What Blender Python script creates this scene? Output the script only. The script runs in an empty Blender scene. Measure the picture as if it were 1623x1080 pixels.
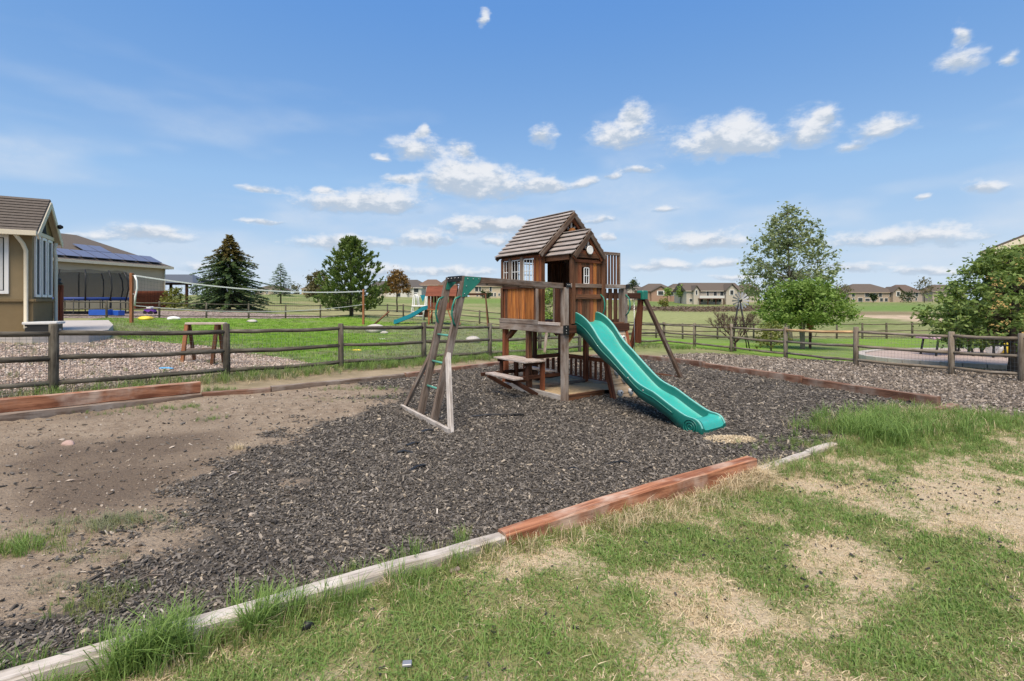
import bpy, math, random
import numpy as np
from mathutils import Vector
RN = random.Random(7); NR = np.random.default_rng(11)
SC = bpy.context.scene; COL = SC.collection
# ------------------------------------------------------------------ camera, sky, sun, exposure
F, CX, HY, H = 790.0, 811.5, 475.6, 1.65          # focal length in photo pixels, centre, eye level, eye height
cd = bpy.data.cameras.new('camera'); cam = bpy.data.objects.new('camera', cd); COL.objects.link(cam)
cam.location = (0, 0, H); cam.rotation_euler = (math.pi/2, 0, 0)
cd.sensor_fit = 'HORIZONTAL'; cd.sensor_width = 36; cd.lens = 36*F/1623
cd.shift_y = -(540-HY)/1623; cd.clip_start = .05; cd.clip_end = 9000
SC.camera = cam
SUN_EL, SUN_AZ = math.radians(60), math.radians(-168)   # azimuth clockwise from +Y: sun behind the camera, to the left
EXPOSURE = 2.0
sd = bpy.data.lights.new('sun', 'SUN'); sun = bpy.data.objects.new('sun', sd); COL.objects.link(sun)
sd.energy = 1.5; sd.angle = math.radians(42); sd.color = (1, .86, .69)
sdir = Vector((math.sin(SUN_AZ)*math.cos(SUN_EL), math.cos(SUN_AZ)*math.cos(SUN_EL), math.sin(SUN_EL)))
sun.rotation_euler = (-sdir).to_track_quat('-Z', 'Y').to_euler(); sun.location = (0, -6, 20)
vs = SC.view_settings; vs.view_transform = 'Standard'; vs.look = 'None'; vs.gamma = 1; vs.exposure = EXPOSURE
vs.use_curve_mapping = False
SC.render.engine = 'CYCLES'; SC.cycles.use_denoising = True; SC.cycles.max_bounces = 6
SC.cycles.transparent_max_bounces = 12

def nd(nt, t, inp=None, **props):
    n = nt.nodes.new(t)
    for k, v in props.items(): setattr(n, k, v)
    for k, v in (inp or {}).items():
        s = n.inputs[k]
        if isinstance(v, bpy.types.NodeSocket): nt.links.new(v, s)
        elif isinstance(v, bpy.types.Node): nt.links.new(v.outputs[0], s)
        else: s.default_value = v
    return n
def c4(c): return tuple(c) if len(c) == 4 else (c[0], c[1], c[2], 1)
def mixc(nt, f, a, b, blend='MIX'):
    conv = lambda v: c4(v) if isinstance(v, tuple) and len(v) == 3 else v
    n = nd(nt, 'ShaderNodeMix', {0: f, 6: conv(a), 7: conv(b)}, data_type='RGBA', blend_type=blend)
    return n.outputs[2]
def mth(nt, op, a, b=0.0, c=None, clamp=False):
    d = {0: a, 1: b}
    if c is not None: d[2] = c
    return nd(nt, 'ShaderNodeMath', d, operation=op, use_clamp=clamp).outputs[0]
def sstep(nt, v, lo, hi):
    return nd(nt, 'ShaderNodeMapRange', {0: v, 1: lo, 2: hi, 3: 0.0, 4: 1.0}, interpolation_type='SMOOTHSTEP').outputs[0]
def ramp(nt, f, stops):
    n = nd(nt, 'ShaderNodeValToRGB', {0: f}); e = n.color_ramp.elements
    while len(e) < len(stops): e.new(.5)
    for el, (p, c) in zip(e, stops): el.position = p; el.color = c4(c)
    return n.outputs[0]
def noise(nt, vec, scale, detail=4, rough=.55, dist=0.0):
    return nd(nt, 'ShaderNodeTexNoise', {'Vector': vec, 'Scale': scale, 'Detail': detail, 'Roughness': rough, 'Distortion': dist}).outputs[0]

# clouds of the photograph: centre x, y and half sizes in photo pixels, turned into azimuth / elevation
CLOUDS = [(985,215,62,24),(1010,180,26,20),(864,217,22,17),(1135,225,85,32),(1180,215,40,30),(1218,233,28,18),(1285,205,48,30),
 (1305,185,22,10),(1402,203,52,18),(1352,235,34,9),(660,235,50,19),(668,207,13,10),(735,237,24,13),(600,250,18,4),(730,275,60,24),
 (770,296,110,24),(875,296,45,10),(932,291,20,9),(635,285,32,8),(545,322,92,18),(625,322,55,22),(755,357,72,14),(820,362,45,11),
 (677,380,52,12),(550,387,100,12),(790,382,42,8),(245,372,80,13),(150,378,50,7),(1055,332,29,7),(1010,268,36,7),(966,280,16,7),
 (1115,382,92,16),(1430,377,145,19),(1562,297,44,11),(1522,96,42,20),(1522,56,16,18),(1605,90,20,11),(766,28,10,15),(1055,423,75,10),
 (1140,415,28,8),(1340,425,60,10),(1460,432,70,8),(425,356,40,6),(945,347,30,6),(960,378,14,8),(410,300,36,6),(1475,307,16,5),(600,430,90,10),
 (730,430,60,8),(330,425,70,8),(1180,440,60,6),(520,300,18,4)]
SKY_STRENGTH = .05
CLOUD_LO, CLOUD_HI = (.50, .585, .70), (.85, .87, .91)      # radiance of cloud bases and tops
def build_world():
    w = bpy.data.worlds.new('World'); SC.world = w; w.use_nodes = True
    nt = w.node_tree; nt.nodes.clear()
    out = nd(nt, 'ShaderNodeOutputWorld')
    sky = nd(nt, 'ShaderNodeTexSky', sky_type='NISHITA')
    sky.sun_disc = False; sky.sun_elevation = SUN_EL; sky.sun_rotation = SUN_AZ
    sky.altitude = 1900; sky.air_density = 1.0; sky.dust_density = .35; sky.ozone_density = 2.2
    g = nd(nt, 'ShaderNodeSeparateColor', {0: sky.outputs[0]}).outputs[1]   # grade of the sky's blue, driven by its own brightness
    g = mth(nt, 'MULTIPLY', g, .1)
    K = 1/.12*.1
    col = ramp(nt, g, [(.09*K, (.085, .235, .60)), (.17*K, (.133, .319, .709)), (.20*K, (.165, .356, .723)), (.36*K, (.325, .54, .845)), (.67*K, (.50, .67, .87)), (1.0*K, (.62, .75, .89))])
    col = nd(nt, 'ShaderNodeVectorMath', {0: col, 'Scale': 5.0}, operation='SCALE').outputs[0]
    bg = nd(nt, 'ShaderNodeBackground', {0: col, 1: SKY_STRENGTH})
    nt.links.new(bg.outputs[0], out.inputs[0])
build_world()

# ------------------------------------------------------------------ geometry helpers
class MB:
    """collects faces with a uv in metres (u along the long axis) and becomes one mesh object"""
    def __init__(s): s.v = []; s.f = []; s.uv = []; s.sm = []
    def face(s, idx, uv, smooth=False): s.f.append(idx); s.uv.append(uv); s.sm.append(smooth)
    def beam(s, p0, p1, w, h, up=(0, 0, 1), ch=.004):
        """chamfered bar from p0 to p1, w wide across, h high along up"""
        p0 = Vector(p0); p1 = Vector(p1); ax = p1-p0; L = ax.length; ax /= L
        up = Vector(up); sd_ = ax.cross(up)
        if sd_.length < 1e-4: sd_ = ax.cross(Vector((0, 1, 0)))
        sd_.normalize(); up = sd_.cross(ax).normalized()
        c = (p0+p1)/2; hx, hy, hz = L/2, w/2, h/2; ch = min(ch, hx*.4, hy*.4, hz*.4)
        off = RN.uniform(0, 50); ids = {}
        def vid(sx, sy, sz, k):
            key = (sx, sy, sz, k)
            if key not in ids:
                x = sx*(hx-(0 if k == 0 else ch)); y = sy*(hy-(0 if k == 1 else ch)); z = sz*(hz-(0 if k == 2 else ch))
                ids[key] = (len(s.v), (x, y, z)); s.v.append(c+ax*x+sd_*y+up*z)
            return ids[key]
        def add(keys, drop):
            q = [vid(*k) for k in keys]
            uv = []
            for _, p in q:
                if drop == 0: uv.append((off+p[2]*.3, p[1]+off))
                elif drop == 1: uv.append((off+p[0], p[2]+off+.37))
                else: uv.append((off+p[0], p[1]+off))
            P = [Vector(p) for _, p in q]; n = (P[1]-P[0]).cross(P[2]-P[0]); cc = sum(P, Vector())/len(P)
            i = [a for a, _ in q]
            if n.dot(cc) < 0: i.reverse(); uv.reverse()
            s.face(i, uv)
        for g in (-1, 1):
            add([(g, -1, -1, 0), (g, 1, -1, 0), (g, 1, 1, 0), (g, -1, 1, 0)], 0)
            add([(-1, g, -1, 1), (1, g, -1, 1), (1, g, 1, 1), (-1, g, 1, 1)], 1)
            add([(-1, -1, g, 2), (1, -1, g, 2), (1, 1, g, 2), (-1, 1, g, 2)], 2)
        for a in (-1, 1):
            for b in (-1, 1):
                add([(-1, a, b, 1), (1, a, b, 1), (1, a, b, 2), (-1, a, b, 2)], 1)
                add([(a, -1, b, 0), (a, 1, b, 0), (a, 1, b, 2), (a, -1, b, 2)], 2)
                add([(a, b, -1, 0), (a, b, 1, 0), (a, b, 1, 1), (a, b, -1, 1)], 1)
                for d in (-1, 1): add([(a, b, d, 0), (a, b, d, 1), (a, b, d, 2)], 2)
        return s
    def tube(s, pts, r, n=8, cap=True, smooth=True):
        pts = [Vector(p) for p in pts]; rr = r if isinstance(r, (list, tuple)) else [r]*len(pts)
        base = len(s.v); t = (pts[1]-pts[0]).normalized()
        u = t.cross(Vector((0, 0, 1)));
        if u.length < .05: u = t.cross(Vector((0, 1, 0)))
        u.normalize(); dist = 0; off = RN.uniform(0, 50); D = []
        for i, p in enumerate(pts):
            t = (pts[min(i+1, len(pts)-1)]-pts[max(i-1, 0)]).normalized()
            u = (u-t*u.dot(t)).normalized(); w = t.cross(u)
            if i: dist += (p-pts[i-1]).length
            D.append(dist)
            for k in range(n):
                a = 2*math.pi*k/n; s.v.append(p+(u*math.cos(a)+w*math.sin(a))*rr[i])
        for i in range(len(pts)-1):
            for k in range(n):
                k2 = (k+1) % n; a = 2*math.pi/n*rr[i]
                s.face([base+i*n+k, base+i*n+k2, base+(i+1)*n+k2, base+(i+1)*n+k],
                       [(off+D[i], off+a*k), (off+D[i], off+a*(k+1)), (off+D[i+1], off+a*(k+1)), (off+D[i+1], off+a*k)], smooth)
        if cap:
            for i, rev in ((0, True), (len(pts)-1, False)):
                idx = [base+i*n+k for k in range(n)]
                uv = [(off+.02*math.cos(6.28*k/n), off+.3*math.sin(6.28*k/n)*rr[i]) for k in range(n)]
                if rev: idx.reverse(); uv.reverse()
                s.face(idx, uv)
        return s
    def poly(s, pts, smooth=False, uvs=None):
        b = len(s.v); s.v += [Vector(p) for p in pts]
        s.face(list(range(b, b+len(pts))), uvs or [(p[0], p[1]+p[2]) for p in pts], smooth); return s
    def prism(s, ring, vec):
        """closed prism: ring of points pushed along vec"""
        ring = [Vector(p) for p in ring]; vec = Vector(vec); n = len(ring)
        nrm = (ring[1]-ring[0]).cross(ring[2]-ring[0])
        if nrm.dot(vec) > 0: ring = ring[::-1]
        ax = (ring[1]-ring[0]).normalized(); ay = nrm.normalized().cross(ax); b = len(s.v); off = RN.uniform(0, 20)
        s.v += ring+[p+vec for p in ring]
        uva = [((p-ring[0]).dot(ax)+off, (p-ring[0]).dot(ay)+off) for p in ring]
        s.face(list(range(b, b+n)), uva); s.face([b+n+k for k in range(n)][::-1], uva[::-1])
        for k in range(n):
            j = (k+1) % n; l = (ring[j]-ring[k]).length; d = vec.length
            s.face([b+k, b+n+k, b+n+j, b+j], [(off, off), (off+d, off), (off+d, off+l), (off, off+l)])
        return s
    def box(s, lo, hi, ch=.003):
        lo = Vector(lo); hi = Vector(hi); c = (lo+hi)/2
        return s.beam((lo.x, c.y, c.z), (hi.x, c.y, c.z), hi.y-lo.y, hi.z-lo.z, (0, 0, 1), ch)
    def lathe(s, c, prof, n=16, ax=Vector((0, 0, 1))):
        """prof: list of (radius, height) about axis ax through c"""
        c = Vector(c); ax = Vector(ax).normalized(); u = ax.cross(Vector((1, 0, 0)))
        if u.length < .1: u = ax.cross(Vector((0, 1, 0)))
        u.normalize(); w = ax.cross(u); b = len(s.v)
        for r, h in prof:
            for k in range(n):
                a = 2*math.pi*k/n; s.v.append(c+ax*h+(u*math.cos(a)+w*math.sin(a))*max(r, 1e-4))
        for i in range(len(prof)-1):
            for k in range(n):
                j = (k+1) % n
                s.face([b+i*n+k, b+i*n+j, b+(i+1)*n+j, b+(i+1)*n+k], [(k/n, i), ((k+1)/n, i), ((k+1)/n, i+1), (k/n, i+1)], True)
        s.face([b+k for k in range(n)][::-1], [(0, 0)]*n); s.face([b+(len(prof)-1)*n+k for k in range(n)], [(0, 0)]*n)
        return s
ORG = {}
def origin(o):
    if o is None: return Vector((0, 0, 0))
    return ORG.get(o.name, Vector((0, 0, 0)))
def tag(o, label=None, cat=None, group=None, kind=None):
    if label: o['label'] = label
    if cat: o['category'] = cat
    if group: o['group'] = group
    if kind: o['kind'] = kind
    return o
def thing(name, loc, label, cat, group=None):
    o = bpy.data.objects.new(name, None); COL.objects.link(o); o.location = loc; o.empty_display_size = .2
    ORG[o.name] = Vector(loc); return tag(o, label, cat, group)
def build(name, mb, mat, parent=None, org=None, **t):
    """links the collected faces as one mesh object; a child shares its thing's origin"""
    og = origin(parent) if org is None else Vector(org)
    me = bpy.data.meshes.new(name)
    me.from_pydata([tuple(v-og) for v in mb.v], [], mb.f)
    uvl = me.uv_layers.new(name='UVMap')
    uvl.data.foreach_set('uv', np.array([c for f in mb.uv for p in f for c in p[:2]], dtype=np.float32))
    me.polygons.foreach_set('use_smooth', mb.sm); me.materials.append(mat); me.update()
    o = bpy.data.objects.new(name, me); COL.objects.link(o)
    if parent is not None: o.parent = parent
    else: o.location = og
    ORG[o.name] = og
    return tag(o, **t) if t else o
def part(name, mat, parent, fn=None, **k):
    m = MB(); fn(m); return build(name, m, mat, parent, **k)
def bar(name, mat, parent, p0, p1, w, h, up=(0, 0, 1), ch=.004, **k):
    return build(name, MB().beam(p0, p1, w, h, up, ch), mat, parent, **k)
def mesh_np(name, V, Fa, mat, parent=None, org=(0, 0, 0), smooth=False, attrs=None):
    V = np.asarray(V, np.float32)-np.array(org, np.float32); Fa = np.asarray(Fa, np.int32); k = Fa.shape[1]
    me = bpy.data.meshes.new(name); me.vertices.add(len(V)); me.vertices.foreach_set('co', V.ravel())
    me.loops.add(Fa.size); me.loops.foreach_set('vertex_index', Fa.ravel())
    me.polygons.add(len(Fa)); me.polygons.foreach_set('loop_start', np.arange(0, Fa.size, k, dtype=np.int32))
    me.polygons.foreach_set('use_smooth', np.full(len(Fa), smooth)); me.update(calc_edges=True)
    for nm, arr in (attrs or {}).items():
        arr = np.asarray(arr, np.float32)
        if arr.ndim == 1: me.attributes.new(nm, 'FLOAT', 'POINT').data.foreach_set('value', arr)
        else:
            me.attributes.new(nm, 'FLOAT_COLOR', 'POINT').data.foreach_set('color', np.concatenate([arr, np.ones((len(arr), 1), np.float32)], 1).ravel())
    if mat: me.materials.append(mat)
    o = bpy.data.objects.new(name, me); COL.objects.link(o); o.location = org
    if parent is not None: o.parent = parent; o.location = (0, 0, 0)
    ORG[o.name] = Vector(org)
    return o
# numpy value noise
def vn(x, y, seed=0):
    xi = np.floor(x).astype(np.int64); yi = np.floor(y).astype(np.int64); fx = x-xi; fy = y-yi
    fx = fx*fx*(3-2*fx); fy = fy*fy*(3-2*fy)
    def h(a, b):
        n = (a*374761393+b*668265263+seed*1442695041) & 0xffffffff
        n = ((n ^ (n >> 13))*1274126177) & 0xffffffff
        return ((n ^ (n >> 16)) & 0xffff)/65535.0
    return (h(xi, yi)*(1-fx)+h(xi+1, yi)*fx)*(1-fy)+(h(xi, yi+1)*(1-fx)+h(xi+1, yi+1)*fx)*fy
def fbm(x, y, seed=0, o=4):
    s = 0; a = .5; t = 0
    for i in range(o): s = s+a*vn(x*2**i+i*17.3, y*2**i-i*9.1, seed+i); t += a; a *= .55
    return s/t
def sm(x, lo, hi):
    t = np.clip((x-lo)/(hi-lo), 0, 1); return t*t*(3-2*t)
def inpoly(x, y, P):
    r = np.zeros(np.shape(x), bool); n = len(P)
    for i in range(n):
        x1, y1 = P[i]; x2, y2 = P[(i+1) % n]
        c = (y1 > y) != (y2 > y)
        r ^= c & (x < (x2-x1)*(y-y1)/((y2-y1) if y2 != y1 else 1e-9)+x1)
    return r
# ------------------------------------------------------------------ terrain heights (photo pixel, distance -> height)
CTRL = [(x, y, z) for x, y, z in [(-3,2,0),(3,2,0),(0,3.5,0),(-6,4,.04),(7,3,.03),(12,3,.03),(6.5,7.4,0),(2,6,-.05),(.84,7.93,0),(1,10.3,0),(-1.2,6.6,0),(3.6,10.3,0),
  (-5,8,.05),(-7.3,7.9,.15),(-6.1,10.4,.06),(-3.95,11.4,.02),(-2.4,13.4,-.06),(-.7,15.4,-.165),(2.6,19.2,-.35),(7.56,24.8,-.54),(8.65,19.6,-.4),
  (9.6,17.4,-.38),(9.9,14.1,-.22),(12.4,17,-.40),(14.6,14.2,-.34),(17,13.6,-.34),(11,12.4,-.22),(3.9,14.8,-.14),(13,8,-.02),(19,16.5,-.4),(-9,6,.3),(-12.3,12.8,.62),(-10.7,13.4,.5),(-16,8,.7),
  (-18.1,23.7,.53),(-10.7,17.6,.2),(-9.84,33,-.02),(-5,35,.1),(-14,43,.15),(-2.5,37.8,-.2)]]
for px, py, d in [(168,504.6,30),(508,505,39),(140,497,35),(362,491,45),(555,500,38),(444,478,85),(760,480,150),(720,470,200),(560,468,200),(640,474,210),
  (1000,497,90),(1100,491,150),(1120,482,190),(1000,478,200),(1400,478,220),(1400,503,60),(1283,537,33),(1090,538,33),(1430,537,33),(1300,492,120),(1550,485,150),(300,470,120),(100,470,90)]:
    CTRL.append(((px-CX)/F*d, d, H-(py-HY)/F*d))
for th in (-3, -2, 2, 3):
    for r_ in (3, 12, 60, 300): CTRL.append((math.sin(th)*r_, math.cos(th)*r_, 0))
for th in (-1.1, -.6, 0, .6, 1.1):
    for r_ in (700, 2500): CTRL.append((math.sin(th)*r_, math.cos(th)*r_, -1.0))
def warp(x, y):
    r = np.maximum(np.hypot(x, y), 1.5); th = np.arctan2(x, y); return th*1.6, np.log(r)
cq = np.array(CTRL); cw = np.stack(warp(cq[:, 0], cq[:, 1]), 1)
def tps(r2): return np.where(r2 > 1e-12, r2*np.log(np.maximum(r2, 1e-12))*.5, 0)
_n = len(cq); _K = tps(((cw[:, None]-cw[None])**2).sum(-1))+np.eye(_n)*.004
_Pm = np.concatenate([np.ones((_n, 1)), cw], 1)
_S = np.linalg.solve(np.block([[_K, _Pm], [_Pm.T, np.zeros((3, 3))]]), np.concatenate([cq[:, 2], np.zeros(3)]))
def gza(x, y):
    x = np.asarray(x, float); y = np.asarray(y, float); sh = x.shape; w1, w2 = warp(x.ravel(), y.ravel()); out = np.zeros(w1.size)
    for i in range(0, w1.size, 20000):
        q = np.stack([w1[i:i+20000], w2[i:i+20000]], 1)
        r2 = ((q[:, None]-cw[None])**2).sum(-1)
        out[i:i+20000] = tps(r2)@_S[:_n]+_S[_n]+q@_S[_n+1:]
    return np.clip(out, -2.5, 4).reshape(sh)
def gz(x, y): return float(gza(np.array([x]), np.array([y]))[0])
def at(px, py, d): return Vector(((px-CX)/F*d, d, H-(py-HY)/F*d))
def gpt(px, d, dz=0.0):
    x = (px-CX)/F*d; return Vector((x, d, gz(x, d)+dz))
def onz(px, py, z=0.0):
    d = F*(H-z)/(py-HY); return ((px-CX)/F*d, d)
def topx(x, y, z):
    return CX+F*x/np.maximum(y, .3), HY+F*(H-z)/np.maximum(y, .3)
# ------------------------------------------------------------------ materials
def new_mat(name):
    m = bpy.data.materials.new(name); m.use_nodes = True; nt = m.node_tree
    return m, nt, nt.nodes['Principled BSDF']
def bump(nt, b, h, strength, dist=.01):
    n = nd(nt, 'ShaderNodeBump', {'Height': h, 'Strength': strength, 'Distance': dist}); nt.links.new(n.outputs[0], b.inputs['Normal'])
def setb(nt, b, col, rough=.8, spec=.3, metal=0):
    if isinstance(col, bpy.types.NodeSocket): nt.links.new(col, b.inputs['Base Color'])
    else: b.inputs['Base Color'].default_value = c4(col)
    if isinstance(rough, bpy.types.NodeSocket): nt.links.new(rough, b.inputs['Roughness'])
    else: b.inputs['Roughness'].default_value = rough
    b.inputs['Specular IOR Level'].default_value = spec; b.inputs['Metallic'].default_value = metal
def wood(name, dark, light, grey, g, rough=.82, vary=.35):
    m, nt, b = new_mat(name)
    uv = nd(nt, 'ShaderNodeTexCoord').outputs['UV']; rnd = nd(nt, 'ShaderNodeObjectInfo').outputs['Random']
    sp = nd(nt, 'ShaderNodeSeparateXYZ', {0: uv}); off = mth(nt, 'MULTIPLY', rnd, 37.0)
    def vec(su, sv):
        return nd(nt, 'ShaderNodeCombineXYZ', {0: mth(nt, 'MULTIPLY_ADD', sp.outputs[0], su, off), 1: mth(nt, 'MULTIPLY', sp.outputs[1], sv), 2: off}).outputs[0]
    n1 = noise(nt, vec(1.6, 34), 1, 5, .65, .4); n2 = noise(nt, vec(2.6, 5), 1, 4, .6); n3 = noise(nt, vec(3.5, 130), 1, 3, .6)
    col = mixc(nt, sstep(nt, n1, .33, .68), dark, light)
    col = mixc(nt, sstep(nt, mth(nt, 'ADD', n2, g-.5), .32, .68), col, grey)
    col = mixc(nt, mth(nt, 'MULTIPLY', sstep(nt, n3, .55, .72), .55), col, tuple(c*.35 for c in dark))
    br = mth(nt, 'MULTIPLY_ADD', nd(nt, 'ShaderNodeTexWhiteNoise', {'W': mth(nt, 'MULTIPLY', rnd, 91.7)}, noise_dimensions='1D').outputs[0], vary, 1-vary/2)
    col = mixc(nt, 1.0, col, nd(nt, 'ShaderNodeCombineXYZ', {0: br, 1: br, 2: br}).outputs[0], 'MULTIPLY')
    setb(nt, b, col, rough, .25)
    bump(nt, b, mth(nt, 'ADD', n1, mth(nt, 'MULTIPLY', n3, -.6)), .5, .006)
    return m
def plain(name, col, rough=.6, var=.15, scale=6, spec=.4, metal=0, bmp=.15, dirt=None):
    m, nt, b = new_mat(name)
    co = nd(nt, 'ShaderNodeTexCoord').outputs['Object']
    n = noise(nt, co, scale, 5, .6); n2 = noise(nt, co, scale*9, 3, .6)
    c = mixc(nt, n, tuple(v*(1-var) for v in col), tuple(min(1, v*(1+var)) for v in col))
    if dirt: c = mixc(nt, mth(nt, 'MULTIPLY', sstep(nt, n, .5, .7), .5), c, dirt)
    setb(nt, b, c, mth(nt, 'MULTIPLY_ADD', n2, .2, rough-.1), spec, metal)
    if bmp: bump(nt, b, mth(nt, 'ADD', n, mth(nt, 'MULTIPLY', n2, .4)), bmp, .01)
    return m
def leafmat(name, a, b_, trans=.35, rough=.55):
    m, nt, b = new_mat(name)
    rnd = nd(nt, 'ShaderNodeObjectInfo').outputs['Random']; co = nd(nt, 'ShaderNodeTexCoord').outputs['Object']
    gi = nd(nt, 'ShaderNodeNewGeometry').outputs['Random Per Island']
    f = mth(nt, 'ADD', mth(nt, 'MULTIPLY', noise(nt, co, 2.4, 4), .75), mth(nt, 'MULTIPLY', mth(nt, 'ADD', gi, rnd), .22))
    c = mixc(nt, sstep(nt, f, .25, .8), a, b_)
    setb(nt, b, c, rough, .25)
    tr = nd(nt, 'ShaderNodeBsdfTranslucent', {0: mixc(nt, .5, c, (1, 1, .3), 'MULTIPLY')})
    ms = nd(nt, 'ShaderNodeMixShader', {0: trans, 1: b.outputs[0], 2: tr.outputs[0]})
    nt.links.new(ms.outputs[0], nt.nodes['Material Output'].inputs[0])
    return m
M = {}
M['post'] = wood('weathered_post', (.10,.065,.045), (.26,.20,.16), (.30,.265,.235), .45)
M['beam'] = wood('dark_beam', (.05,.032,.022), (.13,.085,.058), (.20,.175,.155), .40)
M['red'] = wood('red_brown_wood', (.11,.036,.018), (.29,.10,.045), (.20,.13,.095), .25)
M['brown'] = wood('brown_board', (.055,.026,.015), (.19,.085,.042), (.17,.125,.095), .30)
M['dkbrown'] = wood('dark_brown_board', (.035,.014,.008), (.095,.04,.022), (.10,.07,.055), .2)
M['orange'] = wood('orange_stained_board', (.20,.06,.018), (.56,.22,.055), (.13,.075,.048), .33, vary=.6)
M['shingle'] = wood('grey_roof_board', (.20,.165,.145), (.31,.27,.245), (.35,.32,.30), .45, vary=.22)
M['grey'] = wood('silver_grey_wood', (.20,.17,.145), (.40,.36,.32), (.47,.44,.41), .5)
M['fence'] = wood('fence_rail', (.04,.034,.026), (.135,.118,.09), (.185,.168,.135), .42)
M['fencetan'] = wood('fence_rail_weathered', (.09,.07,.048), (.24,.195,.145), (.28,.245,.20), .45)
M['freshrail'] = wood('fresh_rail', (.36,.21,.09), (.60,.40,.21), (.5,.38,.25), .3)
M['timber'] = wood('red_timber', (.17,.062,.032), (.44,.20,.11), (.52,.40,.32), .42)
M['timbertop'] = wood('timber_grey_red', (.12,.055,.035), (.27,.15,.10), (.33,.27,.225), .42)
M['timbergrey'] = wood('pale_grey_timber', (.19,.16,.13), (.46,.41,.36), (.55,.51,.46), .45, vary=.2)
M['cedar'] = wood('cedar_post', (.20,.07,.03), (.40,.18,.09), (.35,.25,.18), .25)
M['tabletop'] = wood('pale_table_board', (.30,.23,.19), (.52,.44,.38), (.56,.50,.46), .45)
M['greenmetal'] = plain('green_painted_metal', (.012,.16,.115), .35, .2, 9, .5)
M['black'] = plain('black_plastic', (.012,.012,.012), .5, .3)
M['bolt'] = plain('zinc_bolt', (.5,.5,.5), .35, .2, 20, .5, .9)
M['white'] = plain('white_paint', (.72,.72,.70), .5, .08)
M['hold'] = plain('climbing_hold_pale', (.55,.56,.56), .6, .25, 20)
M['sandboard'] = wood('tan_wall_board', (.30,.20,.11), (.55,.41,.26), (.48,.40,.31), .35)
# ------------------------------------------------------------------ clouds: a far sky dome, present only where there is cloud
def build_clouds():
    els = []
    for px, py, hw, hh in CLOUDS:
        a = math.atan((px-CX)/F); els.append((a, (HY-py)/F*math.cos(a), hw/F*math.cos(a)**2*1.3, hh/F*math.cos(a)*1.65))
    r = random.Random(5)
    for i in range(30):                                # the same sort of cloud all the way round
        a = math.pi + r.uniform(-2.15, 2.15); a = a-2*math.pi if a > math.pi else a
        e = r.uniform(.06, .42); s = r.uniform(.03, .1)
        els.append((a, e, s, s*r.uniform(.25, .4)))
    az = np.concatenate([np.linspace(-math.pi, -.9, 240)[:-1], np.linspace(-.9, .9, 480), np.linspace(.9, math.pi, 240)[1:]])
    el = np.linspace(-.004, .62, 165)
    AZ, EL = np.meshgrid(az, el)
    wx = AZ+.020*(fbm(AZ*26+50, EL*44+5, 91, 4)-.5)*2; wy = EL+.010*(fbm(AZ*26+9, EL*44+70, 92, 4)-.5)*2
    W = np.zeros_like(AZ); S = np.zeros_like(AZ)
    for a, e, hw, hh in els:
        qx = (wx-a)/hw; qy = (wy-e)/hh
        qy = np.where(qy < 0, qy*1.25, qy)               # flatter bases
        m = np.clip(1-np.hypot(qx, qy), 0, 1); W += m; S += m*qy
    thin = sm(fbm(AZ*4+3, EL*14+2, 71, 4)-.40*EL, .40, .72)*sm(EL, .48, .10)*.5
    R_ = 7000; V = np.stack([np.sin(AZ)*R_, np.cos(AZ)*R_, H+EL*R_], -1).reshape(-1, 3)
    idx = np.arange(AZ.size).reshape(AZ.shape)
    Fa = np.stack([idx[:-1, :-1], idx[:-1, 1:], idx[1:, 1:], idx[1:, :-1]], -1).reshape(-1, 4)
    val = (W.ravel() > 0)|(thin.ravel() > .01); Fa = Fa[val[Fa].any(1)]
    used = np.unique(Fa); re_ = np.full(AZ.size, -1); re_[used] = np.arange(len(used))
    m = bpy.data.materials.new('cloud'); m.use_nodes = True; nt = m.node_tree; nt.nodes.clear()
    A_ = lambda n: nd(nt, 'ShaderNodeAttribute', attribute_name=n).outputs['Fac']
    P = nd(nt, 'ShaderNodeCombineXYZ', {0: A_('azi'), 1: mth(nt, 'MULTIPLY', A_('ele'), 1.7), 2: 0.0}).outputs[0]
    n1 = noise(nt, P, 27, 9, .64, .15); n2 = noise(nt, P, 75, 5, .6)
    W_, T_ = A_('wgt'), A_('top')
    fld = mth(nt, 'MULTIPLY_ADD', mth(nt, 'MINIMUM', W_, 1.0), 1.35, mth(nt, 'MULTIPLY', mth(nt, 'SUBTRACT', n1, .5), 1.7))
    fld = mth(nt, 'MULTIPLY_ADD', mth(nt, 'SUBTRACT', n2, .5), .3, fld)
    dens = mth(nt, 'MULTIPLY', sstep(nt, fld, .02, 1.15), sstep(nt, W_, 0.0, .22))
    lit = sstep(nt, mth(nt, 'MULTIPLY_ADD', mth(nt, 'SUBTRACT', n1, .47), 2.4, T_), -.25, .45)
    thin_ = mth(nt, 'MULTIPLY', A_('thin'), mth(nt, 'MULTIPLY_ADD', n1, 1.2, .4))
    col = mixc(nt, lit, CLOUD_LO, CLOUD_HI)
    col = mixc(nt, sstep(nt, dens, .0, .5), (.70, .77, .87), col)
    em = nd(nt, 'ShaderNodeEmission', {0: col, 1: 1/2**EXPOSURE})
    ms = nd(nt, 'ShaderNodeMixShader', {0: mth(nt, 'MULTIPLY', mth(nt, 'MAXIMUM', dens, thin_), .96), 1: nd(nt, 'ShaderNodeBsdfTransparent').outputs[0], 2: em.outputs[0]})
    o_ = nd(nt, 'ShaderNodeOutputMaterial'); nt.links.new(ms.outputs[0], o_.inputs[0])
    m.cycles.emission_sampling = 'NONE'
    f = lambda a: a.ravel()[used]
    o = mesh_np('sky', V[used], re_[Fa], m, None, smooth=True, attrs={'azi': f(AZ), 'ele': f(EL), 'wgt': f(W), 'top': f(S/np.maximum(W, .02)), 'thin': f(thin)})
    tag(o, 'blue sky with small flat bottomed white clouds', kind='structure')
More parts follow.
